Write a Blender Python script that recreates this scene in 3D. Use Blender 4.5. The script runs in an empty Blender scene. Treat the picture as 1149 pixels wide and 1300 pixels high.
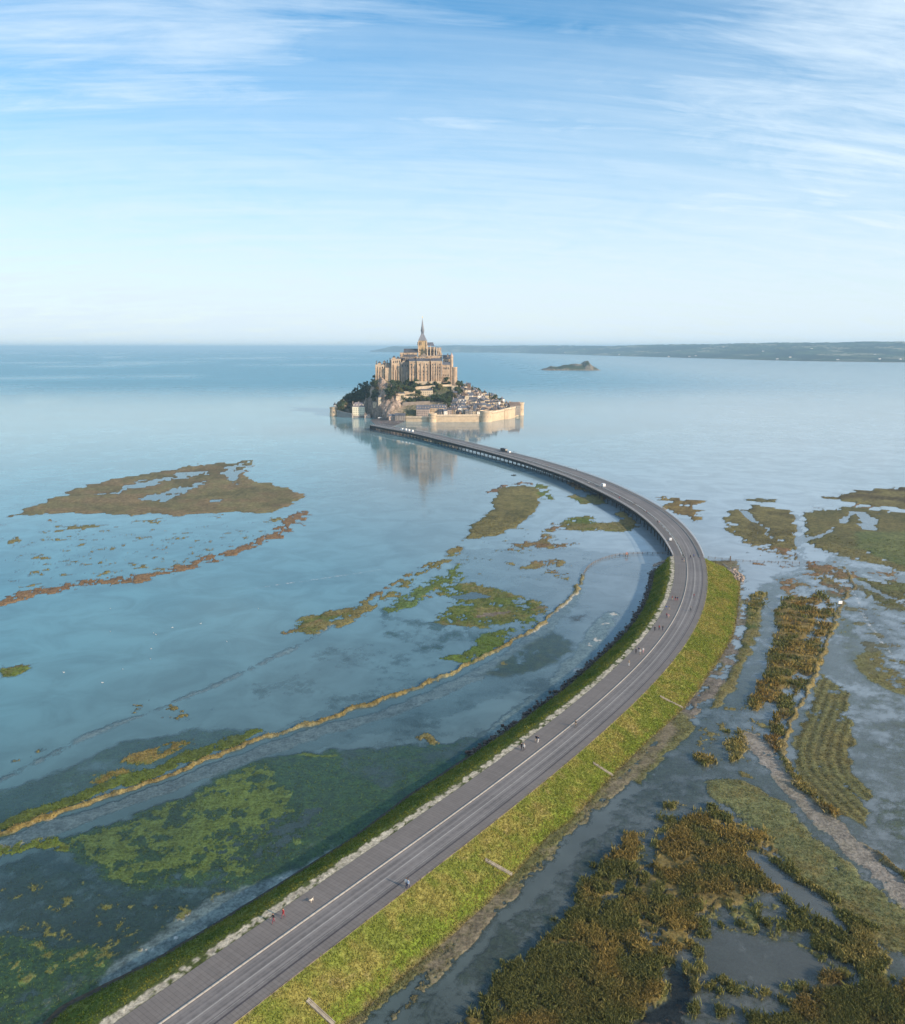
import bpy, bmesh, math, random
import numpy as np
from mathutils import Vector, Matrix
random.seed(7)
scene = bpy.context.scene
C = scene.collection

# ------------------------------------------------------------ camera
PW, PH, F, HOR, H = 1149.0, 1300.0, 1050.0, 441.0, 107.0
TILT = math.atan((PH/2-HOR)/F)
cam = bpy.data.cameras.new('camera'); camo = bpy.data.objects.new('camera', cam); C.objects.link(camo)
camo.location = (0, 0, H); camo.rotation_euler = (math.pi/2-TILT, 0, 0)
cam.sensor_fit = 'VERTICAL'; cam.sensor_height = 36; cam.lens = 36*F/PH
cam.clip_start = 1; cam.clip_end = 200000
scene.camera = camo

# ------------------------------------------------------------ sun, sky, exposure
SUN_AZ, SUN_EL = math.radians(124), math.radians(23)
sdir = Vector((math.sin(SUN_AZ)*math.cos(SUN_EL), math.cos(SUN_AZ)*math.cos(SUN_EL), math.sin(SUN_EL)))
sl = bpy.data.lights.new('sun', 'SUN'); sl.energy = 4.7; sl.angle = math.radians(0.6); sl.color = (1, .80, .58)
so = bpy.data.objects.new('sun', sl); C.objects.link(so); so.rotation_euler = sdir.to_track_quat('Z', 'Y').to_euler()
scene.view_settings.view_transform = 'Standard'; scene.view_settings.look = 'None'
scene.view_settings.exposure = 0.38; scene.view_settings.gamma = 1
scene.cycles.use_denoising = True
scene.cycles.max_bounces = 8; scene.cycles.transparent_max_bounces = 12
scene.cycles.diffuse_bounces = 3; scene.cycles.glossy_bounces = 3; scene.cycles.volume_bounces = 0

class NT:
    """small node-tree writer"""
    def __init__(s, nt): s.t = nt; nt.nodes.clear()
    def n(s, typ, ins=None, **props):
        nd = s.t.nodes.new(typ)
        for k, v in props.items(): setattr(nd, k, v)
        for k, v in (ins or {}).items():
            sock = nd.inputs[k]
            if isinstance(v, bpy.types.NodeSocket): s.t.links.new(v, sock)
            elif isinstance(v, bpy.types.Node): s.t.links.new(v.outputs[0], sock)
            else: sock.default_value = v
        return nd
    def math(s, op, a, b=0.0, c=0.0, clamp=False):
        nd = s.n('ShaderNodeMath', {0: a, 1: b, 2: c}, operation=op); nd.use_clamp = clamp; return nd.outputs[0]
    def mix(s, f, a, b, blend='MIX'):
        nd = s.n('ShaderNodeMix', {}, data_type='RGBA', blend_type=blend)
        for i, v in ((0, f), (6, a), (7, b)):
            if isinstance(v, bpy.types.NodeSocket): s.t.links.new(v, nd.inputs[i])
            else: nd.inputs[i].default_value = v if i == 0 or len(v) == 4 else (*v, 1)
        return nd.outputs[2]
    def ramp(s, f, lo, hi, a=0.0, b=1.0):
        nd = s.n('ShaderNodeMapRange', {0: f, 1: lo, 2: hi, 3: a, 4: b}, interpolation_type='SMOOTHSTEP'); return nd.outputs[0]
    def noise(s, vec, scale, detail=4, rough=.55, dist=0.0, dim='3D'):
        nd = s.n('ShaderNodeTexNoise', {'Vector': vec, 'Scale': scale, 'Detail': detail, 'Roughness': rough, 'Distortion': dist}, noise_dimensions=dim); return nd.outputs[0]
    def link(s, a, b): s.t.links.new(a, b)

def build_world():
    w = bpy.data.worlds.new('World'); scene.world = w; w.use_nodes = True
    t = NT(w.node_tree)
    sky = t.n('ShaderNodeTexSky', sky_type='NISHITA', sun_disc=False, sun_elevation=SUN_EL, sun_rotation=SUN_AZ,
              air_density=1.0, dust_density=0.35, ozone_density=2.2, altitude=50)
    tc = t.n('ShaderNodeTexCoord').outputs['Generated']
    sx = t.n('ShaderNodeSeparateXYZ', {0: tc}); x, y, z = sx.outputs[0], sx.outputs[1], sx.outputs[2]
    zz = t.math('MAXIMUM', z, 0.0)
    inv = t.math('DIVIDE', 1.0, t.math('ADD', zz, .22))
    px = t.math('MULTIPLY', x, inv); py = t.math('MULTIPLY', y, inv)
    # long thin cirrus streaks, slightly fanned
    pv = t.n('ShaderNodeCombineXYZ', {0: t.math('ADD', t.math('MULTIPLY', px, .45), t.math('MULTIPLY', py, .10)), 1: t.math('SUBTRACT', t.math('MULTIPLY', py, 3.4), t.math('MULTIPLY', px, .35)), 2: 0.3}).outputs[0]
    n1 = t.noise(pv, 2.9, 9, .64, .45)
    pv2 = t.n('ShaderNodeCombineXYZ', {0: px, 1: t.math('MULTIPLY', py, 1.2), 2: 4.3}).outputs[0]
    n2 = t.noise(pv2, 1.05, 4, .5, .3)
    pv3 = t.n('ShaderNodeCombineXYZ', {0: t.math('SUBTRACT', px, t.math('MULTIPLY', py, .8)), 1: t.math('MULTIPLY', py, 2.2), 2: 8.3}).outputs[0]
    n3 = t.noise(pv3, 3.1, 8, .66, 1.2)
    az = t.math('ARCTAN2', x, y)
    # blue windows in the veil: one right of centre high up, a fainter one left
    def blob(ax, el, wa, we):
        a = t.math('DIVIDE', t.math('SUBTRACT', az, ax), wa); e = t.math('DIVIDE', t.math('SUBTRACT', z, el), we)
        return t.math('EXPONENT', t.math('MULTIPLY', t.math('ADD', t.math('MULTIPLY', a, a), t.math('MULTIPLY', e, e)), -1.0))
    hole = t.math('ADD', t.math('MULTIPLY', blob(.15, .56, .27, .24), 1.25), t.math('MULTIPLY', blob(-.50, .47, .34, .07), .50))
    hole = t.math('ADD', hole, t.math('MULTIPLY', blob(-.2, .60, .6, .10), .45))
    veil = t.math('ADD', t.math('MULTIPLY', n1, .85), t.math('MULTIPLY', n2, .45))
    veil = t.math('ADD', veil, t.math('MULTIPLY', n3, .30))
    veil = t.math('SUBTRACT', veil, t.math('MULTIPLY', hole, .42))
    veil = t.ramp(veil, .32, 1.10, 0, .84)
    low = t.ramp(z, -.02, .54, .98, 0.02)
    right = t.math('MULTIPLY', blob(.55, .35, .30, .28), .34)
    fac = t.math('MAXIMUM', t.math('ADD', t.math('MULTIPLY', veil, 1.0), right), low)
    fac = t.math('ADD', fac, t.math('MULTIPLY', t.math('SUBTRACT', n3, .5), t.math('MULTIPLY', low, .55)))
    fac = t.math('SUBTRACT', fac, t.math('MULTIPLY', t.math('SUBTRACT', .56, t.noise(t.n('ShaderNodeMapping', {'Vector': pv, 'Scale': (.6, 1.5, 1)}).outputs[0], 2.6, 8, .62, .3)), t.ramp(z, .02, .22, .12, .52)), clamp=True)
    base = t.n('ShaderNodeHueSaturation', {'Saturation': 1.6, 'Value': 1.12, 'Hue': .494, 'Color': sky}).outputs[0]
    # cloud light in the sky texture's own units; behind the camera the sky keeps the plain veil
    wz = t.mix(t.ramp(z, .0, .22), (5.25, 6.1, 6.65), (5.1, 6.15, 7.1))
    colr = t.mix(fac, base, wz)
    bg = t.n('ShaderNodeBackground', {'Color': colr, 'Strength': .118})
    out = t.n('ShaderNodeOutputWorld', {'Surface': bg})
build_world()

# ------------------------------------------------------------ projecting photo points onto real planes
CT, ST = math.cos(TILT), math.sin(TILT)
def ray(px, py):
    x = (px-PW/2)/F; y = (py-PH/2)/F
    return np.array([x, CT-y*ST, -ST-y*CT])
def G(px, py, z=0.0):
    """ground point (height z) seen at photo pixel"""
    d = ray(px, py); s = (z-H)/d[2]; return (d[0]*s, d[1]*s)
def P(px, py, Y):
    """point at distance Y ahead seen at photo pixel"""
    d = ray(px, py); s = Y/d[1]; return (d[0]*s, Y, H+d[2]*s)

# ------------------------------------------------------------ noise
def _hash(ix, iy, seed):
    h = (ix.astype(np.int64)*374761393 + iy.astype(np.int64)*668265263 + seed*2147483647) & 0xffffffff
    h = ((h ^ (h >> 13))*1274126177) & 0xffffffff
    h = (h ^ (h >> 16)) & 0xffffffff
    return h.astype(np.float64)/4294967295.0
def vn(x, y, seed=0):
    x = np.asarray(x, float); y = np.asarray(y, float)
    ix = np.floor(x); iy = np.floor(y); fx = x-ix; fy = y-iy
    fx = fx*fx*(3-2*fx); fy = fy*fy*(3-2*fy)
    a = _hash(ix, iy, seed); b = _hash(ix+1, iy, seed); c = _hash(ix, iy+1, seed); d = _hash(ix+1, iy+1, seed)
    return (a*(1-fx)+b*fx)*(1-fy)+(c*(1-fx)+d*fx)*fy
def fbm(x, y, seed=0, octv=4, gain=.5):
    s = 0; a = 1; n = 0
    for o in range(octv):
        s = s+a*vn(x*2**o+o*17.3, y*2**o-o*9.1, seed+o*13); n += a; a *= gain
    return s/n
def sm(a, b, x):
    t = np.clip((x-a)/(b-a), 0, 1); return t*t*(3-2*t)

# ------------------------------------------------------------ objects
def tag(o, label=None, cat=None, group=None, kind=None):
    if label: o['label'] = label
    if cat: o['category'] = cat
    if group: o['group'] = group
    if kind: o['kind'] = kind
    return o
def empty(name, loc, rz=0, label=None, cat=None, group=None):
    o = bpy.data.objects.new(name, None); C.objects.link(o); o.location = loc; o.rotation_euler = (0, 0, rz)
    o.empty_display_size = .5
    return tag(o, label, cat, group)
class MB:
    """collects shapes; build() links them as one mesh object"""
    def __init__(s): s.v = []; s.f = []; s.m = []; s.uv = None
    def add(s, vs, fs, m=0):
        k = len(s.v); s.v += [tuple(p) for p in vs]; s.f += [tuple(i+k for i in f) for f in fs]; s.m += [m]*len(fs); return s
    def box(s, x0, x1, y0, y1, z0, z1, m=0, tx=0, ty=0):
        """tx, ty shrink the top"""
        return s.add([(x0, y0, z0), (x1, y0, z0), (x1, y1, z0), (x0, y1, z0), (x0+tx, y0+ty, z1), (x1-tx, y0+ty, z1), (x1-tx, y1-ty, z1), (x0+tx, y1-ty, z1)],
                     [(3, 2, 1, 0), (4, 5, 6, 7), (0, 1, 5, 4), (1, 2, 6, 5), (2, 3, 7, 6), (3, 0, 4, 7)], m)
    def gable(s, x0, x1, y0, y1, z0, z1, m=0, axis='x', ov=0.0, th=.25):
        """pitched roof, ridge along axis"""
        if axis == 'x':
            ym = (y0+y1)/2
            v = [(x0-ov, y0-ov, z0), (x1+ov, y0-ov, z0), (x1+ov, y1+ov, z0), (x0-ov, y1+ov, z0), (x0-ov, ym, z1), (x1+ov, ym, z1)]
            f = [(0, 1, 5, 4), (2, 3, 4, 5), (0, 4, 3), (1, 2, 5), (3, 2, 1, 0)]
        else:
            xm = (x0+x1)/2
            v = [(x0-ov, y0-ov, z0), (x1+ov, y0-ov, z0), (x1+ov, y1+ov, z0), (x0-ov, y1+ov, z0), (xm, y0-ov, z1), (xm, y1+ov, z1)]
            f = [(0, 1, 4), (2, 3, 5), (1, 2, 5, 4), (3, 0, 4, 5), (3, 2, 1, 0)]
        return s.add(v, f, m)
    def hip(s, x0, x1, y0, y1, z0, z1, m=0, ins=2.0, ov=0.0):
        ym = (y0+y1)/2
        v = [(x0-ov, y0-ov, z0), (x1+ov, y0-ov, z0), (x1+ov, y1+ov, z0), (x0-ov, y1+ov, z0), (x0+ins, ym, z1), (x1-ins, ym, z1)]
        return s.add(v, [(0, 1, 5, 4), (2, 3, 4, 5), (0, 4, 3), (1, 2, 5), (3, 2, 1, 0)], m)
    def cyl(s, x, y, z0, z1, r0, r1=None, n=12, m=0, rot=0):
        r1 = r0 if r1 is None else r1
        v = []; 
        for r, z in ((r0, z0), (max(r1, 1e-3), z1)):
            for i in range(n):
                a = 2*math.pi*i/n+rot; v.append((x+r*math.cos(a), y+r*math.sin(a), z))
        f = [(i, (i+1) % n, n+(i+1) % n, n+i) for i in range(n)]+[tuple(range(n-1, -1, -1)), tuple(range(n, 2*n))]
        return s.add(v, f, m)
    def lathe(s, x, y, prof, n=16, m=0):
        v = []; f = []
        for r, z in prof:
            for i in range(n):
                a = 2*math.pi*i/n; v.append((x+r*math.cos(a), y+r*math.sin(a), z))
        for k in range(len(prof)-1):
            for i in range(n): f.append((k*n+i, k*n+(i+1) % n, (k+1)*n+(i+1) % n, (k+1)*n+i))
        f.append(tuple(range(n-1, -1, -1))); f.append(tuple((len(prof)-1)*n+i for i in range(n)))
        return s.add(v, f, m)
    def bar(s, a, b, w=.1, h=None, m=0):
        h = w if h is None else h
        a = Vector(a); b = Vector(b); d = (b-a); L = d.length
        if L < 1e-6: return s
        d /= L; up = Vector((0, 0, 1)) if abs(d.z) < .95 else Vector((1, 0, 0))
        sx = d.cross(up).normalized()*w/2; sz = sx.cross(d).normalized()*h/2
        v = [a-sx-sz, a+sx-sz, a+sx+sz, a-sx+sz, b-sx-sz, b+sx-sz, b+sx+sz, b-sx+sz]
        return s.add(v, [(0, 1, 2, 3), (7, 6, 5, 4), (4, 5, 1, 0), (5, 6, 2, 1), (6, 7, 3, 2), (7, 4, 0, 3)], m)
    def prism(s, pts, z0, z1, m=0):
        n = len(pts)
        return s.add([(p[0], p[1], z0) for p in pts]+[(p[0], p[1], z1) for p in pts],
                     [tuple(range(n-1, -1, -1)), tuple(range(n, 2*n))]+[(i, (i+1) % n, n+(i+1) % n, n+i) for i in range(n)], m)
    def build(s, name, mats, parent=None, smooth=False):
        me = bpy.data.meshes.new(name); me.from_pydata(s.v, [], s.f)
        if not isinstance(mats, (list, tuple)): mats = [mats]
        for m in mats: me.materials.append(m)
        if any(s.m): me.polygons.foreach_set('material_index', s.m)
        if smooth: me.polygons.foreach_set('use_smooth', [True]*len(s.f))
        me.update(); bm = bmesh.new(); bm.from_mesh(me); bmesh.ops.recalc_face_normals(bm, faces=bm.faces); bm.to_mesh(me); bm.free()
        o = bpy.data.objects.new(name, me); C.objects.link(o)
        if parent: o.parent = parent
        return o
def grid_mesh(name, X, Y, Z, mat, cols=None, attrs=None, smooth=True):
    """regular grid of points (n,m) as one mesh"""
    n, m = X.shape
    v = np.stack([X, Y, Z], -1).reshape(-1, 3).astype(np.float32)
    idx = np.arange(n*m).reshape(n, m)
    q = np.stack([idx[:-1, :-1], idx[:-1, 1:], idx[1:, 1:], idx[1:, :-1]], -1).reshape(-1, 4)
    me = raw_mesh(name, v, q, mat, smooth)
    if cols is not None:
        a = me.color_attributes.new('col', 'FLOAT_COLOR', 'POINT')
        c = np.concatenate([cols.reshape(-1, 3), np.ones((n*m, 1))], 1).astype(np.float32); a.data.foreach_set('color', c.ravel())
    for k, arr in (attrs or {}).items():
        a = me.attributes.new(k, 'FLOAT', 'POINT'); a.data.foreach_set('value', arr.ravel().astype(np.float32))
    o = bpy.data.objects.new(name, me); C.objects.link(o); return o
def raw_mesh(name, v, q, mat, smooth=False):
    me = bpy.data.meshes.new(name); k = q.shape[1]
    me.vertices.add(len(v)); me.vertices.foreach_set('co', np.asarray(v, np.float32).ravel())
    me.loops.add(q.size); me.loops.foreach_set('vertex_index', q.astype(np.int32).ravel())
    me.polygons.add(len(q)); me.polygons.foreach_set('loop_start', np.arange(0, q.size, k, dtype=np.int32)); me.polygons.foreach_set('loop_total', np.full(len(q), k, np.int32))
    if smooth: me.polygons.foreach_set('use_smooth', np.ones(len(q), bool))
    me.materials.append(mat); me.update(calc_edges=True); me.validate(); return me
def copy_tree(o, parent=None):
    c = o.copy(); C.objects.link(c)
    if parent: c.parent = parent
    for ch in o.children: copy_tree(ch, c)
    return c

# ------------------------------------------------------------ materials
def principled(name, col, rough=.8, var=.25, scale=1.0, bump=0.0, spec=.3, metal=0.0, col2=None, detail=5, coord='Object', stretch=(1, 1, 1)):
    m = bpy.data.materials.new(name); m.use_nodes = True; t = NT(m.node_tree)
    co = t.n('ShaderNodeTexCoord').outputs[coord]
    mp = t.n('ShaderNodeMapping', {'Vector': co, 'Scale': stretch}).outputs[0]
    nz = t.noise(mp, scale, detail, .6)
    nz2 = t.noise(mp, scale*.17, 3, .5)
    c2 = col2 or tuple(c*(1-var) for c in col); c1 = col if col2 else tuple(min(1, c*(1+var*.7)) for c in col)
    f = t.ramp(t.math('ADD', t.math('MULTIPLY', nz, .6), t.math('MULTIPLY', nz2, .4)), .36, .64)
    cc = t.mix(f, c2, c1)
    b = t.n('ShaderNodeBsdfPrincipled', {'Base Color': cc, 'Roughness': rough, 'Specular IOR Level': spec, 'Metallic': metal})
    if bump: b.inputs['Normal'].default_value = (0, 0, 0); t.link(t.n('ShaderNodeBump', {'Height': nz, 'Strength': bump, 'Distance': .3/scale}).outputs[0], b.inputs['Normal'])
    t.n('ShaderNodeOutputMaterial', {'Surface': b}); return m
MT = {}
def mat(name, *a, **k):
    if name not in MT: MT[name] = principled(name, *a, **k)
    return MT[name]
# ============================================================ GROUND AND WATER
RPX = [(295,1300),(407,1211),(524,1123),(602.5,1064.5),(700,984),(736,958),(783,913),(830,870),(864,830),(885,797),(895,775),(899,752),(899.6,727),(895.5,707),(889,692),(878,676),(862,660),(846,647.5),(826,636),(792,619),(758,605),(727,595),(690,584),(645,573),(600,562.4),(543,549),(507,543),(481,539)]
ROAD_Z = 6.0
def spline(pts, step=2.0, smooth=8):
    pts = np.array(pts, float)
    # dense linear resample, then a moving average rounds the corners
    seg = np.linalg.norm(np.diff(pts, axis=0), axis=1); s = np.r_[0, seg.cumsum()]
    n = max(2, int(s[-1]/step)); t = np.linspace(0, s[-1], n)
    q = np.stack([np.interp(t, s, pts[:, 0]), np.interp(t, s, pts[:, 1])], 1)
    for _ in range(smooth):
        k = 7
        pad = np.vstack([q[0]*2-q[k:0:-1], q, q[-1]*2-q[-2:-k-2:-1]])
        ker = np.ones(2*k+1)/(2*k+1)
        q = np.stack([np.convolve(pad[:, 0], ker, 'valid'), np.convolve(pad[:, 1], ker, 'valid')], 1)
    return q
_r = [G(x, y, ROAD_Z) for x, y in RPX]
_d = np.array(_r[0])-np.array(_r[2]); _d /= np.linalg.norm(_d)
_r = [tuple(np.array(_r[0])+_d*260)]+_r
RC = spline(_r, 2.0, 8)
RS = np.r_[0, np.linalg.norm(np.diff(RC, axis=0), axis=1).cumsum()]
_t = np.gradient(RC, axis=0); _t /= np.linalg.norm(_t, axis=1)[:, None]
RN = np.stack([-_t[:, 1], _t[:, 0]], 1)          # to the left of travel (away from camera)
def s_of(px, py, z=ROAD_Z):
    g = np.array(G(px, py, z)); return RS[np.argmin(((RC-g)**2).sum(1))]
S_BR = s_of(895, 707)                              # where the dike ends and the bridge begins
S_END = RS[-1]
def rpt(s, off):
    s = np.asarray(s, float)
    x = np.interp(s, RS, RC[:, 0]); y = np.interp(s, RS, RC[:, 1]); nx = np.interp(s, RS, RN[:, 0]); ny = np.interp(s, RS, RN[:, 1])
    l = np.hypot(nx, ny); return x+nx/l*off, y+ny/l*off
def Wd(s):
    """full deck width"""
    return np.interp(s, [0, S_BR-8, S_BR+20, S_BR+110, S_BR+210, S_BR+330, S_BR+450, S_END-60, S_END], [14.3, 14.3, 16, 20, 23, 23, 20, 18.5, 14])

def sdist(poly, x, y):
    """signed distance, inside positive"""
    poly = np.asarray(poly, float); d2 = np.full(x.shape, 1e18); ins = np.zeros(x.shape, bool)
    n = len(poly)
    for i in range(n):
        ax, ay = poly[i]; bx, by = poly[(i+1) % n]; ex, ey = bx-ax, by-ay
        wx, wy = x-ax, y-ay; L = ex*ex+ey*ey+1e-12
        t = np.clip((wx*ex+wy*ey)/L, 0, 1); dx = wx-ex*t; dy = wy-ey*t
        d2 = np.minimum(d2, dx*dx+dy*dy)
        c = ((ay > y) != (by > y))
        with np.errstate(divide='ignore', invalid='ignore'):
            xi = (bx-ax)*(y-ay)/(by-ay)+ax
        ins ^= c & (x < xi)
    d = np.sqrt(d2); return np.where(ins, d, -d)
def ldist(line, x, y):
    line = np.asarray(line, float); d2 = np.full(x.shape, 1e18); al = np.zeros(x.shape); acc = 0
    for i in range(len(line)-1):
        ax, ay = line[i]; bx, by = line[i+1]; ex, ey = bx-ax, by-ay; L = ex*ex+ey*ey+1e-12
        t = np.clip(((x-ax)*ex+(y-ay)*ey)/L, 0, 1); dx = x-ax-ex*t; dy = y-ay-ey*t; q = dx*dx+dy*dy
        m = q < d2; d2 = np.where(m, q, d2); al = np.where(m, acc+t*math.sqrt(L), al); acc += math.sqrt(L)
    return np.sqrt(d2), al

OLIVE = (.130, .112, .042); BROWN = (.145, .088, .048); GREEN = (.080, .110, .022); DGREEN = (.045, .075, .028)
MUD = (.115, .100, .085); SAND = (.33, .33, .31); TMUD = (.25, .255, .245); STRAW = (.200, .170, .078); REED = (.150, .112, .036); FIELD = (.120, .118, .048)
SUBG = (.085, .130, .042)
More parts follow.
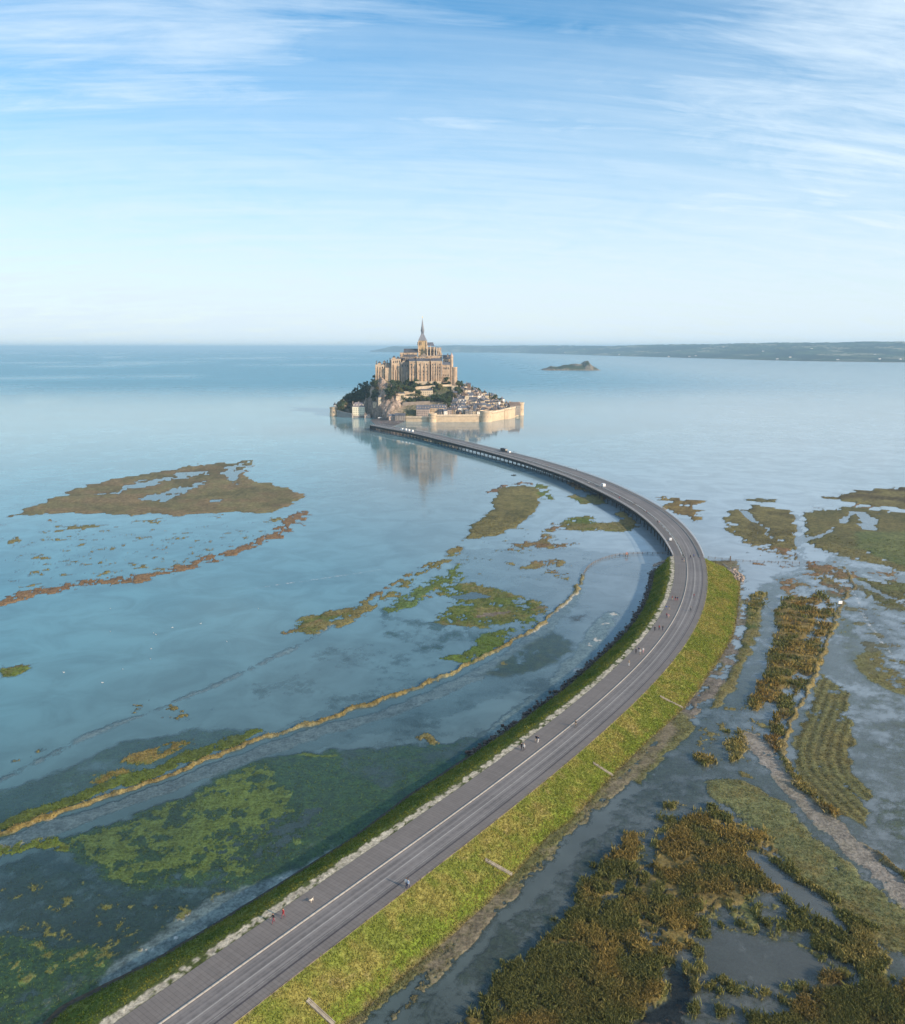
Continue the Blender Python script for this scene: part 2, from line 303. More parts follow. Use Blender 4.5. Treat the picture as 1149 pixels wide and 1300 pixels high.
# (photo outline on the ground, colour, second colour, height, coverage 0..1, edge raggedness, kind)
PATCH = [
 ('poly', [(440,1360),(560,1250),(690,1120),(790,1020),(870,930),(940,820),(960,740),(1200,640),(1220,1360)], (.150,.145,.105), (.105,.105,.060), -.10, .78, 1.3, 'sub', 0),
 ('poly', [(560,700),(680,690),(840,705),(845,760),(800,800),(740,850),(600,900),(420,950),(250,985),(330,930),(480,880),(600,840)], (.06,.11,.12), (.05,.09,.10), -.34, 1, 1.0, 'sub', 0),
 ('poly', [(940,712),(945,760),(938,812),(912,852),(876,902),(832,945),(790,990),(735,1050),(645,1140),(590,1195),(515,1260),(456,1310),(380,1380),(200,1320),(600,1040),(860,790),(890,710)], (.115,.115,.045), (.125,.105,.060), .15, 1, .4, 'field', 0),
 # --- submerged tracks and shallows first
 ('line', [(0,1073),(100,1040),(200,1003),(300,966),(400,930),(500,903),(600,860),(660,822),(700,792),(735,752)], SAND, TMUD, -.035, 1, .25, 'track', 3.6),
 ('line', [(0,1330),(117,1246),(274,1152),(352,1109),(411,1074),(485,1029),(571,974),(622,939),(680,890),(730,842),(775,780)], (.40,.40,.37), SAND, -.02, 1, .2, 'track', 4.3),
 ('line', [(0,990),(120,930),(250,880),(380,820),(450,775)], TMUD, SAND, -.06, .8, .5, 'track', 2.0),
 # --- far left island
 ('poly', [(-12,660),(20,650),(45,639),(90,620),(150,606),(200,598),(250,590),(322,583),(325,590),(318,600),(325,612),(345,613),(370,622),(388,632),(375,643),(340,651),(300,652),(230,654),(160,655),(100,653),(40,655)], (.150,.135,.062), (.140,.104,.054), .35, 1, 1, 'marsh', 0),
 ('poly', [(115,630),(170,612),(215,602),(272,598),(262,606),(215,611),(165,622),(120,632)], None, None, -.15, .62, 1.2, 'hole', 0),
 ('poly', [(185,632),(225,615),(265,610),(245,622),(215,640)], None, None, -.15, .68, 1.2, 'hole', 0),
 ('poly', [(285,590),(322,584),(308,606),(300,617),(280,603)], None, None, -.15, .62, 1.2, 'hole', 0),
 ('poly', [(262,632),(285,628),(280,640),(262,640)], None, None, -.15, .5, 1.2, 'hole', 0),
 ('poly', [(0,660),(150,656),(370,650),(378,668),(330,692),(230,725),(0,765)], BROWN, OLIVE, .12, .27, 1, 'spk', 0),
 ('line', [(0,763),(50,750),(110,742),(170,735),(230,722),(290,702),(330,688),(365,672),(380,650)], BROWN, (.16,.10,.05), .18, .60, 1, 'spk', 9),
 ('poly', [(70,670),(120,664),(150,668),(110,673),(75,674)], FIELD, OLIVE, .05, .7, 1, 'spk', 0),
 ('poly', [(0,845),(30,842),(47,843),(30,855),(0,862)], REED, GREEN, .3, 1, 1, 'marsh', 0),
 ('poly', [(165,896),(185,893),(190,903),(175,905)], REED, OLIVE, .25, .8, .8, 'marsh', 0),
 ('poly', [(185,910),(235,906),(232,912),(205,915)], REED, OLIVE, .25, .8, .8, 'marsh', 0),
 ('poly', [(195,888),(212,885),(236,902),(210,900)], REED, OLIVE, .25, .7, .8, 'marsh', 0),
 ('poly', [(0,970),(60,945),(100,950),(40,975)], DGREEN, OLIVE, .02, .3, .8, 'spk', 0),
 # --- lower left, between the open water and the straw bank
 ('poly', [(-60,1100),(-60,1010),(0,1000),(60,985),(150,942),(250,922),(335,925),(310,942),(150,1003),(60,1036)], SUBG, DGREEN, -.10, .86, .9, 'sub', 0),
 ('poly', [(100,1000),(150,965),(210,940),(250,935),(255,945),(200,965),(150,990)], (.085,.095,.02), REED, .1, .5, .8, 'spk', 0),
 ('line', [(-40,1068),(0,1052),(60,1028),(130,1001),(200,978),(270,950),(325,930)], GREEN, (.07,.09,.02), .12, .9, .6, 'marsh', 2.6),
 ('poly', [(60,1066),(160,1042),(330,960),(440,950),(600,938),(640,945),(560,1003),(440,1072),(320,1128),(230,1128),(160,1145),(110,1110)], (.095,.145,.042), (.080,.120,.040), -.022, .95, 1.0, 'sub', 0),
 # --- big green field
 ('poly', [(72,1064),(160,1045),(250,1000),(330,965),(385,953),(440,958),(420,985),(440,1002),(520,985),(500,1012),(400,1055),(310,1117),(270,1108),(230,1112),(165,1133),(120,1100)], (.078,.115,.032), (.064,.098,.034), .004, 1, .5, 'field', 0),
 ('poly', [(330,960),(440,957),(600,935),(640,940),(560,1000),(500,1030),(400,1075),(380,1020)], (.090,.138,.040), SUBG, -.022, .97, 1.2, 'sub', 0),
 ('poly', [(240,1075),(330,1040),(420,1020),(410,1050),(330,1100),(280,1110)], None, None, -.12, .45, 1.5, 'hole', 0),
 ('poly', [(-60,1110),(60,1075),(120,1100),(165,1133),(120,1180),(0,1200),(-80,1220)], DGREEN, (.02,.04,.03), -.16, .7, 1.2, 'sub', 0),
 ('poly', [(-60,1200),(60,1185),(140,1225),(110,1275),(30,1340),(-90,1340)], (.09,.14,.045), SUBG, -.035, .85, 1.2, 'sub', 0),
 ('poly', [(55,1190),(130,1150),(250,1110),(300,1120),(200,1190),(110,1255)], DGREEN, OLIVE, -.10, .6, 1.2, 'sub', 0),
 ('poly', [(80,1135),(100,1112),(160,1140),(150,1150),(110,1150)], (.08,.085,.03), (.07,.07,.02), .10, .45, .8, 'reed', 0),
 ('poly', [(60,1200),(180,1140),(300,1105),(310,1120),(250,1165),(130,1240)], (.06,.08,.028), (.09,.095,.035), .03, .22, .8, 'spk', 0),
 ('poly', [(62,1280),(75,1225),(110,1215),(140,1235),(100,1262)], (.09,.085,.03), (.06,.06,.02), .03, .4, .8, 'reed', 0),
 ('line', [(-20,1085),(50,1068),(80,1076)], REED, GREEN, .1, .6, .8, 'spk', 2.5),
 ('poly', [(380,830),(520,800),(600,840),(480,885),(330,935),(250,960),(200,930)], (.05,.07,.045), (.04,.06,.04), -.16, .33, 1.5, 'sub', 0),
 ('poly', [(420,940),(560,890),(680,850),(720,880),(600,960),(480,1000),(430,980)], (.05,.08,.05), (.06,.07,.05), -.14, .36, 1.5, 'sub', 0),
 ('poly', [(0,1085),(110,1110),(240,1125),(300,1120),(180,1200),(90,1260),(0,1230)], (.060,.092,.045), (.045,.070,.038), -.10, .72, 1.4, 'sub', 0),
 ('poly', [(530,938),(545,935),(555,942),(545,946)], REED, OLIVE, .15, .8, .8, 'marsh', 0),
 ('poly', [(585,913),(600,912),(606,918),(592,920)], BROWN, OLIVE, .1, .6, .8, 'marsh', 0),
 ('poly', [(-60,1180),(0,1175),(70,1195),(155,1212),(125,1265),(50,1335),(-90,1340)], (.085,.130,.042), SUBG, -.02, .88, 1.3, 'sub', 0),
 ('poly', [(-20,1095),(110,1115),(240,1128),(310,1122),(180,1205),(60,1250),(-40,1240)], (.075,.098,.032), (.095,.100,.036), .02, .17, 1, 'spk', 0),
 # --- straw-topped bank
 ('line', [(-60,1082),(0,1060),(60,1039),(130,1013),(200,989),(270,962),(330,939),(400,918),(480,889),(540,870),(590,847),(640,821),(690,789),(720,765),(735,746),(741,730)], STRAW, REED, .70, 1, .8, 'bank', 1.3),
 # --- marsh left of the dike
 ('poly', [(362,803),(385,784),(440,772),(466,766),(452,778),(395,806)], GREEN, OLIVE, .15, .95, .7, 'marsh', 0),
 ('poly', [(425,790),(470,768),(505,742),(545,715),(585,698),(560,718),(530,737),(490,760),(460,783),(430,797)], GREEN, OLIVE, .18, .80, .7, 'marsh', 0),
 ('line', [(365,803),(440,775),(500,742),(545,714)], BROWN, OLIVE, .2, .75, .6, 'marsh', 1.6),
 ('poly', [(484,780),(500,765),(540,740),(582,718),(588,733),(545,752),(520,772),(490,781)], GREEN, SUBG, .10, .92, .7, 'marsh', 0),
 ('poly', [(550,742),(600,740),(645,752),(680,764),(703,770),(670,790),(630,797),(575,795),(538,798),(560,780),(575,766),(552,752)], GREEN, OLIVE, .12, .90, .8, 'marsh', 0),
 ('poly', [(565,756),(600,752),(625,758),(600,762),(575,762)], None, None, -.1, .8, .8, 'hole', 0),
 ('line', [(540,798),(600,785),(650,776),(700,770)], BROWN, MUD, .1, .6, .6, 'spk', 2.0),
 ('poly', [(610,806),(650,795),(692,780),(645,812),(595,842),(562,836),(600,822)], GREEN, (.065,.10,.018), .12, .95, .6, 'marsh', 0),
 ('poly', [(480,770),(560,790),(640,800),(560,830),(480,810)], SUBG, DGREEN, -.1, .5, 1.0, 'sub', 0),
 ('poly', [(612,857),(640,835),(700,800),(728,812),(730,828),(690,850),(640,862)], (.095,.098,.028), OLIVE, -.02, .97, .5, 'field', 0),
 ('poly', [(722,783),(745,776),(742,790),(725,792)], OLIVE, BROWN, -.02, .7, .8, 'sub', 0),
 ('poly', [(583,686),(598,665),(622,645),(626,632),(622,626),(640,617),(668,614),(684,618),(690,630),(680,655),(660,672),(625,683)], (.098,.090,.030), OLIVE, .4, 1, .6, 'marsh', 0),
 ('line', [(622,626),(640,616),(668,613),(684,616)], (.13,.10,.09), BROWN, .4, .8, .5, 'marsh', 2.4),
 ('poly', [(678,610),(690,609),(700,622),(706,640),(697,640),(686,622)], OLIVE, GREEN, .2, .85, .7, 'marsh', 0),
 ('poly', [(700,610),(725,610),(765,626),(800,645),(780,642),(740,625)], OLIVE, BROWN, .15, .45, 1, 'spk', 0),
 ('poly', [(728,630),(752,625),(772,638),(760,641),(735,640)], GREEN, OLIVE, .15, .9, .8, 'marsh', 0),
 ('poly', [(710,668),(728,656),(742,653),(762,664),(785,664),(810,670),(798,674),(745,674),(718,672)], GREEN, OLIVE, .15, .95, .7, 'marsh', 0),
 ('poly', [(788,650),(800,655),(814,671),(800,672),(790,664)], OLIVE, REED, .2, .85, .7, 'marsh', 0),
 ('poly', [(694,668),(705,663),(720,672),(700,674)], OLIVE, BROWN, .15, .8, .8, 'marsh', 0),
 ('poly', [(636,696),(655,688),(675,692),(668,698),(645,699)], OLIVE, BROWN, .15, .75, .8, 'marsh', 0),
 ('poly', [(668,690),(688,679),(704,690),(735,690),(715,695),(680,696)], OLIVE, BROWN, .2, .8, .8, 'marsh', 0),
 ('poly', [(600,690),(740,640),(760,700),(740,740),(640,735)], BROWN, OLIVE, .1, .20, 1, 'spk', 0),
 ('poly', [(640,712),(668,708),(728,712),(730,728),(705,735),(670,722)], BROWN, OLIVE, .12, .46, 1, 'spk', 0),
 ('poly', [(563,699),(575,693),(592,694),(590,701),(570,703)], REED, OLIVE, .2, 1, .7, 'marsh', 0),
 ('poly', [(920,640),(1020,636),(1035,700),(1075,760),(1035,775),(985,735),(935,700)], OLIVE, BROWN, .06, .22, 1.2, 'spk', 0),
 ('poly', [(575,760),(720,690),(700,640),(600,640),(560,700),(440,770)], BROWN, OLIVE, .05, .14, 1.2, 'spk', 0),
 ('poly', [(1015,640),(1160,640),(1160,745),(1090,735),(1030,705)], OLIVE, BROWN, .06, .30, 1.2, 'spk', 0),
 # --- right of the bridge
 ('poly', [(838,634),(850,630),(870,630),(892,633),(887,648),(890,662),(875,663),(862,652),(845,648)], (.12,.082,.03), REED, .25, .85, .9, 'marsh', 0),
 ('poly', [(820,622),(845,620),(850,630),(830,632)], OLIVE, BROWN, .1, .45, 1, 'spk', 0),
 ('poly', [(937,634),(960,632),(1000,634),(990,638),(945,639)], (.06,.06,.03), OLIVE, .2, 1, .6, 'marsh', 0),
 ('poly', [(1038,630),(1060,628),(1080,622),(1180,616),(1180,650),(1100,643),(1060,636)], (.085,.065,.028), OLIVE, .35, 1, .7, 'marsh', 0),
 ('poly', [(928,650),(945,645),(965,641),(1008,650),(1014,680),(1016,702),(1000,697),(960,692),(940,682),(926,668)], (.095,.08,.030), OLIVE, .25, .95, .8, 'marsh', 0),
 ('poly', [(940,686),(1010,700),(1060,735),(1010,720),(950,696)], OLIVE, BROWN, .1, .60, 1, 'spk', 0),
 ('poly', [(1018,652),(1070,645),(1180,652),(1180,735),(1120,717),(1070,706),(1020,690),(1016,672)], OLIVE, (.085,.08,.03), .25, .95, .8, 'marsh', 0),
 ('poly', [(1078,674),(1180,678),(1180,730),(1120,712),(1085,697)], (.095,.115,.040), (.11,.12,.045), .35, 1, .5, 'field', 0),
 ('line', [(1011,650),(1016,670),(1014,690),(1020,720)], None, None, -.2, 1, .3, 'hole', 3.2),
 ('line', [(1020,686),(1045,678),(1062,670),(1075,655),(1085,650)], None, None, -.2, .85, .3, 'hole', 1.6),
 ('line', [(946,648),(955,660),(972,670),(978,684)], None, None, -.2, .9, .3, 'hole', 1.2),
 ('line', [(1095,650),(1102,660),(1104,672)], None, None, -.2, .85, .4, 'hole', 5),
 ('poly', [(1020,713),(1050,715),(1085,728),(1078,760),(1055,752),(1035,742)], OLIVE, BROWN, .2, .72, .9, 'marsh', 0),
 ('poly', [(1100,736),(1125,740),(1180,745),(1180,785),(1120,768),(1098,755)], OLIVE, (.08,.085,.03), .2, .9, .8, 'marsh', 0),
 ('line', [(1100,745),(1130,758),(1160,772)], None, None, -.1, .9, .3, 'hole', 1.5),
 ('line', [(1080,740),(1110,790),(1150,835),(1200,880)], (.2,.19,.19), MUD, -.04, .75, .6, 'track', 3),
 # --- strip at the foot of the dike
 ('poly', [(948,756),(962,750),(968,775),(966,800),(953,835),(933,872),(912,900),(897,905),(912,875),(930,840),(940,800)], (.055,.085,.018), OLIVE, .3, 1, .5, 'field', 0),
 ('poly', [(946,760),(968,752),(972,775),(955,790)], REED, OLIVE, .2, .6, .8, 'reed', 0),
 ('poly', [(935,715),(948,750),(942,800),(930,842),(905,880),(880,910),(862,930),(852,925),(890,870),(925,800),(930,745)], FIELD, MUD, .15, .85, .6, 'marsh', 0),
 ('poly', [(865,900),(885,925),(840,970),(812,1000),(790,985),(830,940)], (.095,.10,.035), FIELD, .12, .9, .6, 'field', 0),
 ('poly', [(850,905),(812,960),(760,1010),(700,1070),(630,1135),(560,1200),(480,1300),(430,1340),(455,1345),(512,1300),(582,1225),(662,1138),(742,1052),(822,980),(862,928)], (.120,.110,.055), (.15,.125,.085), .07, .85, .5, 'field', 0),
 # --- brown reed islands
 ('poly', [(995,758),(1020,762),(1042,752),(1040,775),(1028,800),(1020,830),(1000,870),(975,895),(955,905),(958,880),(975,850),(985,810),(990,780)], (.15,.098,.03), REED, .5, .96, .7, 'reed', 0),
 ('poly', [(985,735),(1040,745),(1045,780),(1000,765)], OLIVE, BROWN, .15, .55, 1, 'spk', 0),
 ('line', [(1040,752),(1052,760),(1046,800),(1020,850),(1000,890),(985,925),(980,955),(1000,985),(1050,1030)], (.12,.08,.028), REED, .35, .8, .7, 'reed', 2.2),
 ('poly', [(880,960),(900,957),(912,968),(895,975)], REED, OLIVE, .3, .9, .8, 'reed', 0),
 ('poly', [(915,930),(950,900),(965,915),(950,960),(930,985),(920,955)], REED, OLIVE, .25, .45, .9, 'reed', 0),
 # --- straw bank on the right
 ('line', [(1040,716),(1070,720),(1083,735),(1078,755),(1065,775),(1052,810),(1037,850),(1020,885),(1003,920),(992,950),(997,978),(1020,1003),(1048,1032),(1085,1066),(1149,1110),(1230,1165)], (.165,.135,.060), REED, .7, 1, .6, 'bank', 1.15),
 ('line', [(1000,985),(1040,1030),(1090,1078),(1149,1122),(1230,1175)], REED, OLIVE, .35, .85, .7, 'reed', 2.0),
 # --- flooded pasture right of it
 ('poly', [(1060,785),(1085,775),(1100,790),(1100,812),(1070,815),(1055,810)], OLIVE, FIELD, -.02, .75, .9, 'field', 0),
 ('poly', [(1075,828),(1110,825),(1180,845),(1180,895),(1120,875),(1080,850)], OLIVE, FIELD, .02, .85, .9, 'field', 0),
 ('poly', [(1040,855),(1075,872),(1085,930),(1080,975),(1110,1010),(1105,1055),(1060,1030),(1010,985),(1003,950),(1025,900)], FIELD, OLIVE, .10, .97, .8, 'rows', 0),
 ('poly', [(1100,1005),(1160,1012),(1180,1080),(1140,1070),(1105,1045)], FIELD, OLIVE, -.03, .7, .9, 'field', 0),
 ('poly', [(1040,730),(1180,760),(1180,850),(1100,830),(1070,790),(1050,770)], OLIVE, (.08,.08,.05), .03, .30, 1, 'spk', 0),
 ('poly', [(1040,800),(1090,815),(1085,900),(1120,980),(1160,1000),(1180,900),(1120,880),(1075,840)], (.09,.09,.05), OLIVE, -.04, .45, 1.4, 'sub', 0),
 ('poly', [(890,905),(960,890),(985,935),(960,990),(905,985),(880,945)], REED, OLIVE, .12, .30, 1, 'spk', 0),
 ('poly', [(640,1230),(720,1130),(800,1030),(860,980),(880,1000),(830,1060),(740,1160),(680,1230)], (.10,.10,.07), MUD, -.05, .45, 1.3, 'sub', 0),
 # --- mud track and pasture
 ('line', [(955,935),(975,965),(1000,1000),(1050,1045),(1100,1092),(1149,1135),(1230,1200)], (.21,.19,.165), (.155,.14,.11), .02, 1, .9, 'track', 3.6),
 ('poly', [(893,992),(915,985),(945,990),(1000,1022),(1040,1066),(1100,1112),(1160,1160),(1180,1230),(1100,1190),(1040,1160),(1010,1125),(985,1090),(960,1060),(920,1030),(898,1010)], (.125,.135,.058), OLIVE, .2, .98, .6, 'field', 0),
 ('poly', [(560,1330),(590,1280),(640,1225),(700,1160),(760,1085),(800,1040),(860,1015),(940,1035),(1000,1090),(1060,1160),(1130,1230),(1180,1290),(1180,1340)], REED, (.10,.10,.035), .10, .36, 1.2, 'reed', 0),
 # --- big reed bed
 ('poly', [(640,1330),(570,1310),(600,1285),(625,1255),(660,1225),(700,1185),(735,1140),(770,1092),(800,1055),(812,1062),(808,1090),(780,1130),(760,1160),(830,1092),(848,1060),(870,1040),(905,1030),(950,1050),(975,1085),(1000,1120),(985,1140),(960,1135),(930,1150),(890,1165),(875,1200),(845,1225),(835,1262),(800,1300),(780,1330)], REED, (.11,.085,.03), .35, .80, .6, 'reed', 0),
 ('line', [(905,1030),(960,1065),(1000,1110),(1060,1165),(1100,1185)], REED, OLIVE, .3, .7, .7, 'reed', 3.0),
 ('poly', [(1020,1190),(1060,1150),(1090,1180),(1140,1220),(1120,1240),(1060,1225)], REED, OLIVE, .25, .6, .9, 'reed', 0),
 ('poly', [(940,1340),(1000,1280),(1060,1240),(1110,1250),(1160,1240),(1200,1270),(1200,1340)], REED, (.10,.075,.03), .35, .78, .8, 'reed', 0),
 ('poly', [(925,1175),(960,1190),(1010,1195),(1060,1235),(1020,1250),(960,1255),(900,1235),(885,1200)], None, None, -.22, .72, 1.0, 'hole', 0),
 ('poly', [(845,1225),(872,1238),(885,1262),(870,1300),(860,1330),(790,1330),(815,1290),(850,1262)], (.045,.036,.030), (.03,.026,.022), -.015, 1, .5, 'mudhole', 0),
 ('poly', [(935,1075),(965,1080),(1010,1120),(1050,1145),(1080,1190),(1040,1165),(985,1125)], None, None, -.25, .9, .6, 'hole', 0),
 ('poly', [(700,1225),(760,1160),(830,1095),(835,1110),(770,1180)], None, None, -.2, .55, .8, 'hole', 0),
]
BANK2 = np.array([G(a, b) for a, b in [(1083,735),(1078,755),(1065,775),(1052,810),(1037,850),(1020,885),(1003,920),(992,950),(997,978),(1020,1003),(1048,1032),(1085,1066),(1149,1110),(1230,1165)]])
_PW = []
for p in PATCH:
    _PW.append((p[0], np.array([G(a, b) for a, b in p[1]]))+tuple(p[2:]))

def ground_fn(x, y):
    """height, colour and reed mask of the tidal flat at world x, y"""
    x = np.asarray(x, float); y = np.asarray(y, float); sh = x.shape; x = x.ravel(); y = y.ravel()
    r = np.hypot(x, y)
    h = np.full(x.shape, -.8)+.25*(fbm(x/60, y/60, 3)-.5)
    h -= sm(420, 900, y)*2.0
    near = sm(420, 180, r); h = h+near*.22
    col = np.empty(x.shape+(3,)); col[:] = (.060, .068, .060)
    col *= (.8+.4*fbm(x/9, y/9, 5))[:, None]
    reed = np.zeros(x.shape)
    # one smooth domain warp, scaled with distance, so every outline is ragged but stays where it is
    a1 = (r*(.010+.004*sm(250, 500, r)))
    L1 = np.maximum(3.5, r*.020)
    # quantise noise scale so the warp is continuous: blend two fixed scales
    w1 = fbm(x/4, y/4, 11)-.5; w2 = fbm(x/4, y/4, 12)-.5; v1 = fbm(x/11, y/11, 21)-.5; v2 = fbm(x/11, y/11, 22)-.5
    k = sm(150, 500, r)
    wx = (w1*(1-k)+v1*k)*2*a1; wy = (w2*(1-k)+v2*k)*2*a1*1.6
    fa = fbm(x/2.6, y/2.6, 31, 5, .78); fb = fbm(x/6, y/6, 32, 5, .74); fc = fbm(x/14, y/14, 33, 5, .7)
    fine = np.where(r < 260, fa*(1-sm(150, 260, r))+fb*sm(150, 260, r), fb*(1-sm(400, 650, r))+fc*sm(400, 650, r))
    fine = np.clip(.5+(fine-.5)*1.75, 0, 1)
    mid = fbm(x/17, y/17, 41, 4, .5)
    for p in _PW:
        typ, pts, c1, c2, hp, cov, rag, kind, width = p
        mrg = 12+.02*pts[:, 1].max()
        bb = (x > pts[:, 0].min()-mrg-width*1.5) & (x < pts[:, 0].max()+mrg+width*1.5) & (y > pts[:, 1].min()-mrg-width*2) & (y < pts[:, 1].max()+mrg+width*2)
        ii = np.nonzero(bb)[0]
        if len(ii) == 0: continue
        xx = x[ii]+wx[ii]*rag; yy = y[ii]+wy[ii]*rag
        rr = r[ii]
        if typ == 'poly':
            d = sdist(pts, xx, yy); along = None
        else:
            q, along = ldist(pts, xx, yy)
            wsc = width if kind in ('spk',) and width > 6 else width*(.6+.8*fbm(along/9, along*0+width, 51, 3))
            d = wsc-q if width <= 6 else width*(.35+.9*vn(along/25, along*0, 3))-q
        soft = np.maximum(.45, rr*.0022)*(1.6 if kind in ('sub', 'track') else (2.0 if kind in ('marsh', 'field') and typ == 'poly' else 1))
        f = fine[ii]; e = sm(-soft*2.2, soft*3.5, d)
        if cov >= 1: m = sm(.30, .70, e*.9+(f-.5)*.5+.06)
        else:
            th = 1-cov                                   # noise value needed to be land
            nn = .5*f+.5*mid[ii] if kind in ('field', 'sub', 'rows', 'hole') else .75*f+.25*mid[ii]
            # noise roughly in .2..0.8; bring coverage to that range
            t0 = .5+(th-.5)*.62
            sw = .20 if kind == 'sub' else (.12 if kind in ('field', 'rows', 'track') else .05)
            m = sm(t0-sw, t0+sw, nn+.36*(e-1))*sm(0, .2 if sw < .1 else .8, e)
        if kind == 'rows':
            bq, _a = ldist(BANK2, x[ii], y[ii]); st = np.sin(bq*2.5+2.0*f+1.5*mid[ii]); m = m*1.0
        m = np.clip(m, 0, 1)
        if kind == 'hole':
            h[ii] = np.where(h[ii] > hp, h[ii]*(1-m)+hp*m, h[ii]); col[ii] = col[ii]*(1-(m*.75)[:, None])+np.array((.055, .055, .045))*(m*.75)[:, None]
            reed[ii] *= (1-m); continue
        g = sm(.35, .65, .4*f+.6*mid[ii]+(_hash(np.floor(xx*3), np.floor(yy*3), 9)-.5)*.10)
        cc = np.array(c1)*(1-g[:, None])+np.array(c2)*g[:, None]
        cc = cc*((.80+.4*f) if kind in ('field', 'track', 'rows', 'sub') else (.55+.9*f))[:, None]
        hh = hp+(f-.5)*(.22 if kind in ('marsh', 'reed') else .06)
        if kind in ('marsh', 'reed', 'field', 'spk'): hh = hh*np.clip(.25+e*.9, 0, 1)+(.03 if hp > .05 else 0)
        if kind == 'rows': cc = cc*(.90+.25*st)[:, None]; hh = hh+.04*st-.03
        if kind == 'bank':
            hh = hp*np.clip(1.3*(d/np.maximum(.3, width)), 0, 1)*(.85+.3*f)
        h[ii] = h[ii]*(1-m)+hh*m; col[ii] = col[ii]*(1-m[:, None])+cc*m[:, None]
        if kind == 'reed': reed[ii] = np.maximum(reed[ii], m)
        elif kind in ('field', 'track', 'sub', 'mudhole'): reed[ii] *= (1-m)
    return h.reshape(sh), col.reshape(sh+(3,)), reed.reshape(sh)

# polar grid: dense where a drone camera near here looks, open to the horizon on every side
ang = np.radians(np.r_[np.linspace(-180, -44, 34)[:-1], np.linspace(-44, 44, 1150), np.linspace(44, 180, 34)[1:]])
r_near = np.array([2, 15, 35, 55, 75, 90])
inv = np.linspace(1/95., 1/1250., 640); r_mid = 1/inv
r_far = np.geomspace(1320, 60000, 34)
rad = np.r_[r_near, r_mid, r_far]
AA, RR = np.meshgrid(ang, rad)
GX = RR*np.sin(AA); GY = RR*np.cos(AA)
hh, cc, rd = ground_fn(GX, GY)
cutfar = sm(1250, 1500, RR)
hg = hh*(1-cutfar)-3.0*cutfar

def ground_mat():
    m = bpy.data.materials.new('marsh_soil'); m.use_nodes = True; t = NT(m.node_tree)
    c = t.n('ShaderNodeAttribute', attribute_name='col').outputs['Color']
    co = t.n('ShaderNodeTexCoord').outputs['Object']
    n1 = t.noise(co, 1.3, 6, .7); n2 = t.noise(co, .35, 5, .6)
    f = t.ramp(t.math('ADD', t.math('MULTIPLY', n1, .6), t.math('MULTIPLY', n2, .4)), .36, .64, .55, 1.55)
    c2 = t.n('ShaderNodeVectorMath', {0: c, 3: f}, operation='SCALE').outputs[0]
    b = t.n('ShaderNodeBsdfPrincipled', {'Base Color': c2, 'Roughness': .85, 'Specular IOR Level': .25})
    t.link(t.n('ShaderNodeBump', {'Height': n1, 'Strength': .9, 'Distance': .35}).outputs[0], b.inputs['Normal'])
    t.n('ShaderNodeOutputMaterial', {'Surface': b}); return m
ground = tag(grid_mesh('ground', GX, GY, hg, ground_mat(), cols=cc), kind='structure')

# --- water: clear and dark over the shallows, silty where deep
depth = np.clip(-hg, 0, 3)
def gblob(px, py, sx, sy):
    """soft region of sediment and painted reflection round the water seen at px,py; sx, sy in metres"""
    g = G(px, py); return np.exp(-(((GX-g[0])/sx)**2+((GY-g[1])/sy)**2))
silt_reflect = np.empty(GX.shape+(3,)); silt_reflect[:] = (.100, .245, .290)  # sediment colour, with some sky and rock reflections painted in
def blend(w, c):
    global silt_reflect
    w = np.clip(w, 0, 1)[..., None]; silt_reflect = silt_reflect*(1-w)+np.array(c)*w
blend(sm(-.05, .35, GX/(GY+200.))*sm(180, 420, RR), (.270, .345, .390))       # rosy sediment and the whiter sky's reflection, painted in on the landward side
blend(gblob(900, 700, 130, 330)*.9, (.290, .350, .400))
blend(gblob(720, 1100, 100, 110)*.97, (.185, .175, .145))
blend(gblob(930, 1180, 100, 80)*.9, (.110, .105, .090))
blend(gblob(545, 600, 90, 260)*.8, (.125, .165, .175))  # long reflection of the mount painted into the water colour
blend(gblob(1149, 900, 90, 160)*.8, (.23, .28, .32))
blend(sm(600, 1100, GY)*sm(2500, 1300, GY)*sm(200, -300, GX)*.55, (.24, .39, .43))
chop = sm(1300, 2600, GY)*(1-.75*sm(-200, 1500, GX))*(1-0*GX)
blend(sm(1300, 2800, GY)*(1-.7*sm(-200, 1500, GX)), (.080, .27, .36))  # far body blue stands in for choppy water mirroring higher sky
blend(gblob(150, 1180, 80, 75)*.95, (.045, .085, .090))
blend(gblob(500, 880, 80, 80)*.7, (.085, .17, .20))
blend(gblob(540, 545, 200, 90)*.8, (.19, .20, .19))  # brownish reflection of the rock painted in close to the island
slick = .55*sm(.54, .70, fbm(GX/1400+3, GY/330, 71, 4))*sm(1500, 2200, GY)*sm(100, -600, GX)
slick = np.maximum(slick, .6*sm(.50, .62, fbm(GX/220, GY/90, 72, 4))*sm(500, 800, GY)*sm(2200, 1500, GY))
